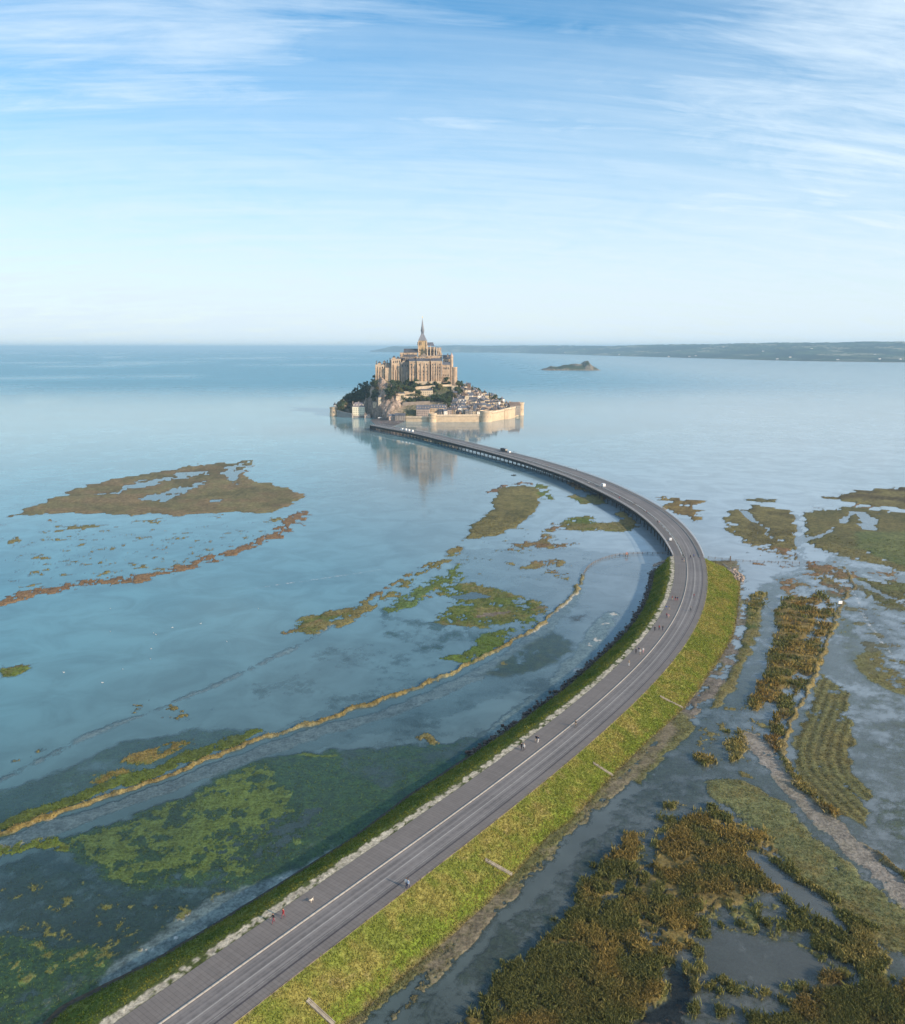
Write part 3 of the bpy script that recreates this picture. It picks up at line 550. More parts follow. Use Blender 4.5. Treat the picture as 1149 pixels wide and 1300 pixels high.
def water_mat():
    m = bpy.data.materials.new('tidal_water'); m.use_nodes = True; t = NT(m.node_tree)
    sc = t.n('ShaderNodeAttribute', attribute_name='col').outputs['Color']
    dp = t.n('ShaderNodeAttribute', attribute_name='depth').outputs['Fac']
    sk = t.n('ShaderNodeAttribute', attribute_name='slick').outputs['Fac']
    co = t.n('ShaderNodeTexCoord').outputs['Object']
    ch = t.n('ShaderNodeAttribute', attribute_name='chop').outputs['Fac']
    big = t.noise(co, .012, 4, .6, .4)
    mpv = t.n('ShaderNodeMapping', {'Vector': co, 'Scale': (.05, .05, .05)}).outputs[0]
    med = t.noise(mpv, 1.0, 5, .6, .8)
    opac = t.math('SUBTRACT', 1.0, t.math('EXPONENT', t.math('MULTIPLY', dp, -3.4)))
    opac = t.math('MULTIPLY', opac, t.ramp(med, .3, .7, .93, 1.0), clamp=True)
    sil_refl = t.n('ShaderNodeVectorMath', {0: sc, 3: t.ramp(t.math('ADD', t.math('MULTIPLY', big, .45), t.math('MULTIPLY', med, .55)), .36, .64, .86, 1.14)}, operation='SCALE').outputs[0]
    body = t.n('ShaderNodeMixShader', {0: opac, 1: t.n('ShaderNodeBsdfTransparent', {0: (.80, .90, .90, 1)}), 2: t.n('ShaderNodeBsdfDiffuse', {0: sil_refl})})
    w1 = t.noise(co, 1.4, 3, .6); w2 = t.noise(co, .22, 3, .6)
    wh = t.math('ADD', t.math('MULTIPLY', w1, .4), t.math('MULTIPLY', w2, 1.0))
    st = t.math('MULTIPLY', t.ramp(big, .35, .65, .5, 1.0), t.math('SUBTRACT', 1.0, t.math('MULTIPLY', sk, .75)))
    bm = t.n('ShaderNodeBump', {'Height': wh, 'Strength': t.math('MULTIPLY', st, .085), 'Distance': .35}).outputs[0]
    rough = t.math('ADD', t.ramp(st, .0, 1.0, .03, .09), t.math('MULTIPLY', ch, .25))
    gl = t.n('ShaderNodeBsdfGlossy', {'Color': (1, 1, 1, 1), 'Roughness': rough, 'Normal': bm})
    fr = t.n('ShaderNodeFresnel', {'IOR': 1.33, 'Normal': bm}).outputs[0]
    fr = t.math('MULTIPLY', fr, .92, clamp=True)
    fr = t.math('MULTIPLY', fr, t.ramp(fr, .35, .95, 1.0, .72))
    fr = t.math('MULTIPLY', fr, t.math('SUBTRACT', 1.0, t.math('MULTIPLY', ch, .55)))
    o = t.n('ShaderNodeMixShader', {0: fr, 1: body, 2: gl})
    t.n('ShaderNodeOutputMaterial', {'Surface': o}); return m
WATER_MAT = water_mat()
water = tag(grid_mesh('water', GX, GY, np.zeros_like(GX), WATER_MAT, cols=silt_reflect, attrs={'depth': depth, 'slick': slick, 'chop': chop*(1-slick*.9)}), kind='structure')
# ============================================================ DIKE, ROAD AND BRIDGE
def strip(name, s0, s1, offs, zs, matl, step=2.0, sub=None, kind='structure', parent=None, jit=None, cols=None, uvs=True):
    """sweep a cross-section along the road; offs/zs are functions of s (metres left of the right-hand edge / height)"""
    s = np.arange(s0, s1+step*.5, step); s = np.clip(s, s0, s1)
    X = []; Y = []; Z = []; U = []; V = []
    for o, z in zip(offs, zs):
        of = (o(s) if callable(o) else float(o))+np.zeros(s.shape); zz = (z(s) if callable(z) else float(z))+np.zeros(s.shape)
        x, y = rpt(s, of); X.append(x); Y.append(y); Z.append(zz); U.append(of); V.append(s)
    X, Y, Z, U, V = [np.array(a) for a in (X, Y, Z, U, V)]
    if jit is not None: X, Y, Z = jit(X, Y, Z, U, V)
    o = grid_mesh(name, X, Y, Z, matl, cols=cols(X, Y, U, V) if cols else None, smooth=True)
    me = o.data; uv = me.uv_layers.new(name='UVMap'); li = np.empty(len(me.loops), np.int32); me.loops.foreach_get('vertex_index', li)
    uv.data.foreach_set('uv', np.stack([U.ravel()[li], V.ravel()[li]], 1).astype(np.float32).ravel())
    if parent: o.parent = parent
    elif kind: tag(o, kind=kind)
    return o
def road_mat(name, c1, c2, plank=0.0, rough=.75, streak=0.0, center=None):
    m = bpy.data.materials.new(name); m.use_nodes = True; t = NT(m.node_tree)
    uv = t.n('ShaderNodeUVMap').outputs[0]; sp = t.n('ShaderNodeSeparateXYZ', {0: uv}); u, v = sp.outputs[0], sp.outputs[1]
    n1 = t.noise(uv, .9, 6, .65); n2 = t.noise(uv, .07, 4, .6)
    n3 = t.noise(t.n('ShaderNodeMapping', {'Vector': uv, 'Scale': (2.4, .012, 1)}).outputs[0], 1.0, 4, .6)
    f = t.ramp(t.math('ADD', t.math('ADD', t.math('MULTIPLY', n1, .3), t.math('MULTIPLY', n2, .3)), t.math('MULTIPLY', n3, .4)), .38, .62)
    c = t.mix(f, c1, c2)
    if plank:
        fl = t.math('FLOOR', t.math('DIVIDE', v, plank))
        wn = t.n('ShaderNodeTexWhiteNoise', {'W': fl}, noise_dimensions='1D').outputs[0]
        c = t.mix(t.math('MULTIPLY', wn, .28), c, tuple(x*.72 for x in c1), 'MIX')
        fr = t.math('FRACT', t.math('DIVIDE', v, plank))
        c = t.mix(t.math('MULTIPLY', t.math('LESS_THAN', fr, .14), .32), c, tuple(x*.35 for x in c1))
    if streak:
        # wheel-polished tracks in each lane
        w = t.math('SINE', t.math('MULTIPLY', u, 4.1)); c = t.mix(t.math('MULTIPLY', t.ramp(w, .2, 1), streak), c, tuple(x*1.5 for x in c2))
    b = t.n('ShaderNodeBsdfPrincipled', {'Base Color': c, 'Roughness': rough, 'Specular IOR Level': .35})
    t.link(t.n('ShaderNodeBump', {'Height': n1, 'Strength': .25, 'Distance': .05}).outputs[0], b.inputs['Normal'])
    t.n('ShaderNodeOutputMaterial', {'Surface': b}); return m
M_PLANK = road_mat('oak_planks', (.145, .130, .122), (.188, .170, .160), plank=.75)
M_ASPH = road_mat('asphalt', (.105, .098, .098), (.185, .172, .168), streak=.3)
M_KERB = road_mat('kerb_concrete', (.29, .275, .25), (.38, .355, .32), plank=1.5)
M_LINE = road_mat('centre_drain', (.25, .24, .23), (.34, .325, .31))
M_DRAIN = road_mat('side_drain', (.055, .05, .055), (.08, .07, .08))

def vcol_mat(name, rough=.9, amp=.45, sc=1.5, bump=.8, bd=.3):
    m = bpy.data.materials.new(name); m.use_nodes = True; t = NT(m.node_tree)
    c = t.n('ShaderNodeAttribute', attribute_name='col').outputs['Color']; co = t.n('ShaderNodeTexCoord').outputs['Object']
    n1 = t.noise(co, sc, 6, .7)
    c2 = t.n('ShaderNodeVectorMath', {0: c, 3: t.ramp(n1, .3, .7, 1-amp, 1+amp)}, operation='SCALE').outputs[0]
    b = t.n('ShaderNodeBsdfPrincipled', {'Base Color': c2, 'Roughness': rough, 'Specular IOR Level': .2})
    t.link(t.n('ShaderNodeBump', {'Height': n1, 'Strength': bump, 'Distance': bd}).outputs[0], b.inputs['Normal'])
    t.n('ShaderNodeOutputMaterial', {'Surface': b}); return m
M_VEG = vcol_mat('grass_ground'); M_ROCKV = vcol_mat('boulder_stone', amp=.5, sc=.8, bump=1, bd=.6)

# foot of the right-hand bank and of the left-hand bank, measured from the photograph on the ground plane
def foot_fn(pts, z):
    ss = []; oo = []
    for a in pts:
        g = np.array(G(a[0], a[1], z)); k = np.argmin(((RC-g)**2).sum(1)); ss.append(RS[k]); oo.append(float(np.dot(g-RC[k], RN[k])))
    i = np.argsort(ss); ss = np.array(ss)[i]; oo = np.array(oo)[i]
    return lambda s: np.interp(s, ss, oo)
FR = foot_fn([(446,1296),(505,1245),(579,1182),(634,1131),(700,1057),(724,1043),(780,982),(824,939),(867,900),(903,850),(928,811),(936,770),(938,735),(936,717)], .2)
FL = foot_fn([(59,1300),(78,1278),(196,1219),(274,1172),(337,1133),(450,1062),(524,1006),(602,955),(668,909),(712,877),(757,838),(798,799),(820,762),(828,735),(829,712)], .2)
RB0 = 0.0; SD = S_BR-1.0                      # dike runs s = 0 .. SD
endtaper = lambda s: 1-.18*sm(SD-14, SD, s)
def bankR(k):
    return lambda s: -.15+(FR(s)*endtaper(s)+.15)*k
def bankL(k):
    return lambda s: 16.6+(FL(s)*endtaper(s)-16.6)*k
K = np.linspace(0, 1.12, 26)
zR = [ (lambda s, kk=k: 5.95-5.75*min(1, kk**.92)-max(0, kk-1)*6) for k in K]
def jitR(X, Y, Z, U, V):
    n = fbm(X/3, Y/3, 101, 4)-.5; k = np.linspace(0, 1, X.shape[0])[:, None]*np.ones_like(X)
    e = np.sin(np.pi*np.clip(k, 0, 1))
    return X, Y, Z+n*.55*e
def colR(X, Y, U, V):
    k = (np.linspace(0, 1.12, X.shape[0])[:, None]*np.ones_like(X))
    a = fbm(X/5, Y/5, 102, 4); b = fbm(X/1.6, Y/1.6, 103, 4); w = np.clip(sm(.40, .62, a*.55+b*.45), 0, 1)[..., None]
    c = np.array((.155, .185, .034))*(1-w)+np.array((.225, .205, .055))*w
    g = (sm(.55, .78, k)*sm(1.0, .85, k)*.75)[..., None]; c = c*(1-g)+np.array((.140, .200, .018))*g
    f = sm(.90, 1.05, k+(b-.5)*.25)[..., None]; c = c*(1-f)+np.array((.15, .125, .06))*f
    # mown seams running down the bank, and a worn line along its shoulder
    seam = (np.exp(-(((V+6*np.sin(k*2)) % 31.0-15)/.45)**2)*.5+np.exp(-((k-.04)/.03)**2)*.45)[..., None]; c = c*(1-seam)+np.array((.075, .085, .030))*seam
    soil = (sm(.66, .74, fbm(X/2.4, Y/2.4, 108, 4))*.6)[..., None]; c = c*(1-soil)+np.array((.20, .155, .075))*soil
    return c*(.86+.28*b[..., None])
tag(strip('embankment', RB0, SD, [bankR(k) for k in K], zR, M_VEG, 1.2, jit=jitR, cols=colR), kind='structure')
zL = [(lambda s, kk=k: 5.90-5.7*min(1, kk**1.1)-max(0, kk-1)*5) for k in K]
def colL(X, Y, U, V):
    k = (np.linspace(0, 1.12, X.shape[0])[:, None]*np.ones_like(X))
    a = fbm(X/4, Y/4, 112, 4); b = fbm(X/1.2, Y/1.2, 113, 4); w = sm(.4, .65, a*.5+b*.5)[..., None]
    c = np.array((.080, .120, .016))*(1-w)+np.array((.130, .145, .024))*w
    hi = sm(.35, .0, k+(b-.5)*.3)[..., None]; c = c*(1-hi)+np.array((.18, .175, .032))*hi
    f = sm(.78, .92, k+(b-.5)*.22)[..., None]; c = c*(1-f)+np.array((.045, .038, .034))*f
    far = (sm(150, 90, Y)*sm(.93, 1.02, k))[..., None]; c = c*(1-far)+np.array((.11, .075, .035))*far
    return c*(.7+.6*b[..., None])
tag(strip('embankment', RB0, SD, [bankL(k) for k in K], zL, M_VEG, 1.2, jit=jitR, cols=colL), kind='structure')
# end faces of the dike at the abutment
def dike_end():
    a = []
    for k in K[:24]:
        s = SD; o = bankR(k)(np.array([s]))[0]; x, y = rpt(s, o); a.append((float(x), float(y), 5.95-5.75*min(1, k**.92)))
    b = []
    for k in K[:24]:
        o = bankL(k)(np.array([SD]))[0]; x, y = rpt(SD, o); b.append((float(x), float(y), 5.90-5.7*min(1, k**1.1)))
    ring = a[::-1]+b
    v = ring+[(p[0], p[1], -.6) for p in ring]; n = len(ring)
    m = MB(); m.add(v, [(i, i+1, n+i+1, n+i) for i in range(n-1)])
    tag(m.build('abutment_wall', mat('abutment_concrete', (.22, .20, .18), .9, .3, .6, .3)), kind='structure')
dike_end()
# chalky verge with grass creeping over its outer edge
def colV(X, Y, U, V):
    b = fbm(X/1.0, Y/1.0, 121, 4); k = np.linspace(0, 1, X.shape[0])[:, None]*np.ones_like(X); a = fbm(V/3, U*0+k*.6, 124, 3)
    e = sm(.47, .57, b*.60+a*.28+np.clip(k-.60, 0, 1)*.75+np.clip(.10-k, 0, 1)*1.8)[..., None]
    return (np.array((.42, .38, .30))*(.65+.6*vn(X*1.1, Y*1.1, 122))[..., None]*(1-e))+np.array((.06, .075, .018))*e
tag(strip('verge', RB0, SD, [(lambda s, kk=k: 14.3+kk*2.45) for k in np.linspace(0, 1, 12)], [(lambda s, kk=k: 5.975-.05*kk) for k in np.linspace(0, 1, 12)], M_VEG, .5, cols=colV), kind='structure')
# carriageway, kerb, drains, plank footways: sheets that butt against one another, kerb a real step
EXT = SD
def sheet(name, o0, o1, z, m, s0=RB0, s1=EXT):
    tag(strip(name, s0, s1, [o1, o0], [z, z], m, 2.0), kind='structure')
sheet('plank_footway', 0.0, 1.95, 6.000, M_PLANK)
sheet('drain_channel_strip', 1.95, 2.25, 5.985, M_DRAIN)
sheet('road', 2.25, 8.50, 6.004, M_ASPH)
sheet('road_marking', 5.20, 5.48, 6.010, M_LINE)
sheet('road_marking', 2.9, 3.0, 6.010, M_LINE)
sheet('plank_footway', 8.90, 14.30, 6.002, M_PLANK)
strip('kerb', RB0, EXT, [8.92, 8.90, 8.50, 8.48], [5.9, 6.13, 6.13, 5.9], M_KERB, 2.0)
strip('kerb', RB0, EXT, [-.02, -.0, -.16, -.18], [6.02, 6.02, 6.02, 5.5], mat('timber_edge', (.16, .13, .12)), 2.0)

# ------------------------------------------------------------ the bridge: one thing with its deck, walkways, kerbs, rails and piers
g0 = rpt(S_BR, 7)
bridge = empty('footbridge', (0, 0, 0), 0, 'long curved road bridge on slim piers running from the grassy dike to the abbey rock', 'bridge')
S0 = SD-.2; S1 = S_END
road_w = lambda s: 2.2+(Wd(s))*.50
M_BCONC = mat('bridge_concrete', (.20, .18, .17), .8, .2, .5, .1); M_BSHADE = mat('bridge_shade_paint', (.06, .058, .055), .85, .2, .6)  # second, dark copy of the concrete paints shade on beam and piers
M_RAIL = mat('brushed_steel', (.66, .65, .64), .4, .1, 1, 0, .5, .3)
def slab(name, o0, o1, z1, th, m_top, s0=S0, s1=S1, mb_=None):
    strip(name, s0, s1, [o0, o1], [z1, z1], m_top, 4.0, parent=bridge)
    a = (lambda s: (o0(s) if callable(o0) else o0+0*s)); b = (lambda s: (o1(s) if callable(o1) else o1+0*s))
    return strip(name+'_beam', s0, s1, [a, a, lambda s: a(s)*.75+b(s)*.25, lambda s: a(s)*.25+b(s)*.75, b, b], [z1-.01, z1-.35, z1-th, z1-th, z1-.35, z1-.01], mb_ or M_BCONC, 4.0, parent=bridge)
frac = lambda k: (lambda s: Wd(s)*k)
slab('right_walkway', frac(0.0), frac(.135), 6.05, .9, M_PLANK)
slab('roadway', frac(.150), frac(.62), 6.02, 2.9, M_ASPH)
slab('left_walkway', frac(.70), frac(1.0), 5.95, 2.9, M_PLANK, mb_=M_BSHADE)  # beam painted dark for its shaded left side, deepened to thicken the band
for nm, k0, k1 in (('kerb', .62, .632), ('kerb', .135, .147)):
    strip(nm, S0, S1, [lambda s, a=k0: Wd(s)*a, lambda s, a=k0: Wd(s)*a, lambda s, a=k1: Wd(s)*a, lambda s, a=k1: Wd(s)*a], [5.6, 6.28, 6.28, 5.6], M_KERB, 4.0, parent=bridge)
strip('centre_strip', S0, S1, [lambda s: Wd(s)*.378, lambda s: Wd(s)*.392], [6.03, 6.03], M_LINE, 4.0, parent=bridge)
def railing(k, z):
    m = MB(); ss = np.arange(S0+1, S1, 3.0)
    for i in range(len(ss)-1):
        a = rpt(ss[i], Wd(ss[i])*k); b = rpt(ss[i+1], Wd(ss[i+1])*k)
        a = (float(a[0]), float(a[1])); b = (float(b[0]), float(b[1]))
        m.bar((*a, z), (*a, z+1.15), .09); m.bar((*a, z+1.15), (*b, z+1.15), .14, .08)
        for h in (.35, .65, .9): m.bar((*a, z+h), (*b, z+h), .03)
    return m.build('railing', M_RAIL, bridge)
railing(.004, 6.05); railing(.996, 5.95); railing(.705, 5.95)
# piers: rows of three slim round columns under a cross beam, one mesh each
nb = 0
for s in np.arange(S_BR+8, S_END-4, 9.0):
    W = float(Wd(s)); m = MB()
    pts = [rpt(s, W*k) for k in (.06, .28, .50, .74, .94)]
    for q in pts: m.cyl(float(q[0]), float(q[1]), -3.0, 4.6, .28, .28, 8)
    m.bar((float(pts[0][0]), float(pts[0][1]), 4.75), (float(pts[-1][0]), float(pts[-1][1]), 4.75), .6, .5)
    m.build('pier', M_BSHADE, bridge); nb += 1
# ------------------------------------------------------------ low stone apron where the bridge lands below the gate
ap = [P(x, y, Y)[:2] for x, y, Y in ((481,541,1110),(489,542,1104),(500,538,1150),(513,534,1215),(512,532,1262),(474,531,1262),(470,533,1240),(476,537,1175))]
mA = MB().prism(ap, -2.5, .30)
tag(mA.build('landing_apron', mat('apron_cobble', (.12, .105, .10), .5, .45, .12, .3)), kind='structure')
# the deck runs down onto it
strip('ramp', S_END-.5, S_END+.0, [0, 14], [6, 6], M_ASPH, .5)
e1 = rpt(S_END, 0); e2 = rpt(S_END, 14)
_tg = np.array(G(497, 535, .6)); _o = np.array([float(rpt(S_END, 7)[0]), float(rpt(S_END, 7)[1])]); tdir = (_tg-_o)/np.linalg.norm(_tg-_o)
rm = MB(); L = 30.0
rm.add([(float(e1[0]), float(e1[1]), 6.0), (float(e2[0]), float(e2[1]), 6.0), (float(e2[0]+tdir[0]*L), float(e2[1]+tdir[1]*L), .8), (float(e1[0]+tdir[0]*L), float(e1[1]+tdir[1]*L), .8),
        (float(e1[0]), float(e1[1]), -1), (float(e2[0]), float(e2[1]), -1), (float(e2[0]+tdir[0]*L), float(e2[1]+tdir[1]*L), -1), (float(e1[0]+tdir[0]*L), float(e1[1]+tdir[1]*L), -1)],
       [(0, 1, 2, 3), (0, 4, 5, 1), (1, 5, 6, 2), (3, 7, 4, 0), (2, 6, 7, 3)])
tag(rm.build('ramp', mat('apron_cobble', (.16, .145, .13))), kind='structure')
# ============================================================ THE ABBEY ROCK
def GX_(px, Y, z=0): return P(px, 500, Y)[0]
OUT = [G(x, y) for x, y in ((421,527.3),(432,528.8),(443,527.6),(447,525.6),(466,526.2),(472,530.2),(490,533),(506,533.4),(518,533.9),(560,534.3),(610,534.2),(622,533.4),(640,531),(653,527.4),(660,525))]
OUT += [(GX_(658, 1390), 1400), (GX_(620, 1430), 1440), (GX_(540, 1470), 1480), (GX_(470, 1450), 1455), (GX_(430, 1400), 1405)]
INN = [(GX_(479, 1335), 1335), (GX_(486, 1318), 1318), (GX_(505, 1310), 1310), (GX_(562, 1306), 1306), (GX_(578, 1318), 1318), (GX_(580, 1350), 1350), (GX_(560, 1385), 1385), (GX_(500, 1385), 1385), (GX_(481, 1360), 1360)]
OUT = np.array(OUT); INN = np.array(INN)
def HM(x, y):
    x = np.asarray(x, float); y = np.asarray(y, float)
    n = fbm(x/18, y/18, 201, 5)-.5
    do = sdist(OUT, x+n*6, y+n*6); di = np.maximum(-sdist(INN, x, y), 0)
    t = np.clip(do, 0, None)/(np.clip(do, 0, None)+di+1e-6)
    left = sm(-105, -150, x)
    west = sm(-70, -90, x)                               # village side is gentler than the west cliffs
    p = .60*west+1.0*(1-west)
    top = 51+8*sm(-95, -120, x)
    h = 4.5+(top-4.5)*t**p+n*(5+5*west)*np.sin(np.pi*np.clip(t, 0, 1))
    # rocky crag beside the gate
    cx, cy = P(490, 522, 1268)[:2]
    q = np.exp(-((x-cx)/27)**2-((y-(cy+12))/15)**2)
    h = h+q*(9+15*np.abs(fbm(x/5, y/5, 205, 4)-.5)*2)
    bx0, by0 = P(465, 490, 1330)[:2]; h = h+19*np.exp(-((x-bx0-2)/14)**2-((y-by0)/24)**2)
    edge = sm(-4, 2.5, do)
    ped = sm(-14, -3, x+0*y)*0
    inside = sm(.97, 1.0, t); h = h+inside*6*sm(1310, 1345, y)
    return np.where(do > -4, -3+(h+3)*edge, -3.0)
def HM1(x, y): return float(HM(np.array([x]), np.array([y]))[0])
mx = np.linspace(-215, 125, 300); my = np.linspace(1188, 1495, 270)
MX, MY = np.meshgrid(mx, my); MZ = HM(MX, MY)
from math import floor
def HMi(x, y):
    i = (x-mx[0])/(mx[1]-mx[0]); j = (y-my[0])/(my[1]-my[0]); i = min(max(i, 0), len(mx)-1.001); j = min(max(j, 0), len(my)-1.001)
    a, b = int(i), int(j); u, v = i-a, j-b
    return (MZ[b, a]*(1-u)+MZ[b, a+1]*u)*(1-v)+(MZ[b+1, a]*(1-u)+MZ[b+1, a+1]*u)*v
def hit(px, py):
    d = ray(px, py); s = 1180/d[1]
    while s*d[1] < 1470:
        x, y, z = d[0]*s, d[1]*s, H+d[2]*s
        if z <= HMi(x, y): return x, y, HMi(x, y)
        s += 1.0
    return None
def crag(X, Y, Z):
    r = fbm(X/4.5, Y/4.5, 210, 4); gy, gx = np.gradient(Z); sl = np.hypot(gx/(mx[1]-mx[0]), gy/(my[1]-my[0]))
    Z2 = Z+(np.abs(r-.5)*2-.3)*sm(.5, 1.3, sl)*5.5*sm(0, 5, Z)
    rock = sm(.55, 1.0, sl+(fbm(X/9, Y/9, 211)-.5)*.9)
    west = sm(-75, -100, X)
    cx, cy = P(490, 522, 1268)[:2]; q = np.exp(-((X-cx)/30)**2-((Y-(cy+2))/16)**2)
    c3, c4 = P(481, 490, 1322)[:2]; q = q+.5*np.exp(-((X-c3)/13)**2-((Y-c4)/18)**2)+.55*np.exp(-((X-c3-32)/7)**2-((Y-c4+4)/14)**2)
    rock = np.clip(rock*(.35+.35*west)+q*1.5, 0, 1)[..., None]
    c = np.array((.075, .085, .035))*(1-rock)+(np.array((.31, .235, .185))*(.15+1.5*r)[..., None])*rock
    town = (sm(-60, -20, X)*sm(1300, 1270, Y)*.8)[..., None]
    c = c*(1-town)+np.array((.20, .17, .13))*town
    low = sm(4, 0.5, Z)[..., None]; c = c*(1-low)+np.array((.10, .085, .07))*low
    return Z2, c
MZ2, MC = crag(MX, MY, MZ)
tag(grid_mesh('rock_hill', MX, MY, MZ2, vcol_mat('crag_rock', amp=.45, sc=.35, bump=1, bd=1.2), cols=MC, smooth=False), kind='structure')

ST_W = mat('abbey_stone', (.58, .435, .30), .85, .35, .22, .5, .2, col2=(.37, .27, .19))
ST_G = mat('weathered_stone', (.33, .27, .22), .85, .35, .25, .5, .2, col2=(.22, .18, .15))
ST_P = mat('pale_stone', (.60, .475, .34), .85, .25, .3, .3, .2)
RAMP = mat('rampart_stone', (.62, .48, .33), .85, .2, .35, .4, .2, col2=(.47, .355, .24))
SLATE = mat('slate', (.080, .084, .10), .6, .35, .5, .3, .5)
SLATE_B = mat('blue_slate', (.115, .125, .155), .55, .3, .6, .3, .5)
SLATE_R = mat('brown_slate', (.165, .125, .105), .65, .3, .6, .3, .4)
GLASS = mat('dark_window', (.025, .03, .04), .2, .2, 1, 0, .6)
COPPER = mat('dull_lead', (.20, .205, .23), .5, .25, .8, 0, .5)
GOLD = mat('gilded_metal', (.75, .5, .15), .3, .1, 1, 0, .5, .9)
# ---- the abbey: one thing with its walls, roofs, tower, buttresses and windows
AO = P(533, 470, 1340); ab = empty('abbey', (AO[0], AO[1], 0), 0, 'great stone abbey with tall grey spire crowning the top of the rock island', 'abbey')
def bx(mb, x0, x1, yt, yb, Y, dep, m=0, zt=None, zb=None, **k):
    """box whose front face, seen at distance Y, spans those photo columns and rows"""
    a = P(x0, (yt+yb)/2, Y); b = P(x1, (yt+yb)/2, Y)
    z1 = P(x0, yt, Y)[2] if zt is None else zt; z0 = P(x0, yb, Y)[2] if zb is None else zb
    mb.box(a[0]-AO[0], b[0]-AO[0], Y-AO[1], Y+dep-AO[1], z0, z1, m, **k); return a[0]-AO[0], b[0]-AO[0], z0, z1
def part(name, m, f, parent=ab):
    mb = MB(); f(mb); return mb.build(name, m, parent)
WIN = None; nwin = 0
def windows(parent, x0, x1, yc, n, Y, w=1.3, h=3.0, arched=True):
    """slim dark windows set 6 cm proud of the wall plane inside a pale surround"""
    global WIN, nwin
    for i in range(n):
        if random.random() < .12: continue
        px = x0+(x1-x0)*(i+.5+random.uniform(-.16, .16))/n; p = P(px, yc+random.uniform(-.35, .35), Y)
        key = (round(w, 1), round(h, 1), arched)
        if WIN is None: WIN = {}
        if key not in WIN:
            mb = MB(); pr = [(-w/2, -h/2), (w/2, -h/2), (w/2, h/2-(w*.4 if arched else 0))]+([(0, h/2)] if arched else [])+[(-w/2, h/2-(w*.4 if arched else 0))]
            n_ = len(pr); mb.add([(a, -.08, b) for a, b in pr]+[(a, .25, b) for a, b in pr], [tuple(range(n_)), tuple(range(2*n_-1, n_-1, -1))]+[(j, (j+1) % n_, n_+(j+1) % n_, n_+j) for j in range(n_)])
            o = mb.build('window', GLASS, parent); WIN[key] = o
        else:
            o = WIN[key].copy(); C.objects.link(o); o.parent = parent
        q = parent; off = Vector((0, 0, 0))
        while q is not None and q is not ab: q = q.parent
        o.location = (p[0]-AO[0], p[1]-AO[1], p[2]); nwin += 1
def buttress(parent, px, yt, yb, Y, w=1.8, out=2.4, m=ST_W):
    a = P(px, yt, Y); b = P(px, yb, Y); mb = MB(); x = a[0]-AO[0]; y = Y-AO[1]
    mb.add([(x-w/2, y-out, b[2]), (x+w/2, y-out, b[2]), (x+w/2, y-.003, b[2]), (x-w/2, y-.003, b[2]), (x-w/2*.8, y-out*.45, a[2]-2), (x+w/2*.8, y-out*.45, a[2]-2), (x+w/2*.8, y-.003, a[2]), (x-w/2*.8, y-.003, a[2])],
           [(3, 2, 1, 0), (4, 5, 6, 7), (0, 1, 5, 4), (1, 2, 6, 5), (2, 3, 7, 6), (3, 0, 4, 7)])
    return mb.build('buttress', m, parent)
# main south range, three tall blocks with slate lean-to roofs and a dark slit between
YF = 1306
for (x0, x1, yt, yb, dy, dep, nb) in ((519.6,528.4,458.6,484,2.0,26,2), (529.2,545.2,458.4,485.5,0,28,3), (547.2,560.6,458.2,485.5,1.2,28,4)):
    Y = YF+dy; mb = MB(); xa, xb, z0, z1 = bx(mb, x0, x1, yt, yb, Y, dep); w = mb.build('block_wall', ST_W, ab)
    r = MB(); r.add([(xa-.4, Y-AO[1]-.5, z1+.003), (xb+.4, Y-AO[1]-.5, z1+.003), (xb+.4, Y-AO[1]+9, z1+4.0), (xa-.4, Y-AO[1]+9, z1+4.0), (xa-.4, Y-AO[1]+dep, z1+.003), (xb+.4, Y-AO[1]+dep, z1+.003)], [(0, 1, 2, 3), (3, 2, 5, 4), (0, 3, 4), (1, 5, 2), (0, 4, 5, 1)]); r.build('block_roof', SLATE, ab)
    c = MB(); c.box(xa-.35, xb+.35, Y-AO[1]-.35, Y-AO[1]-.004, z1-1.0, z1-.05); c.build('cornice', ST_P, ab)
    for i in range(nb+1):
        buttress(ab, x0+.7+(x1-x0-1.4)*i/nb, yt+1.6, yb, Y, 1.5, 1.9)
    for rw, yy in enumerate((462.6, 466.5, 471.2, 475.6)):
        windows(ab, x0+1.0, x1-1.0, yy, nb, Y, 1.1 if rw else 1.4, 2.6 if rw < 2 else 1.9)
part('link_wall', ST_G, lambda m: (bx(m, 528.0, 548.0, 459.5, 484, YF+6, 18)))
# foot terraces of the south range
part('terrace_wall', ST_P, lambda m: bx(m, 527, 560, 484.2, 488.5, YF-7, 9))
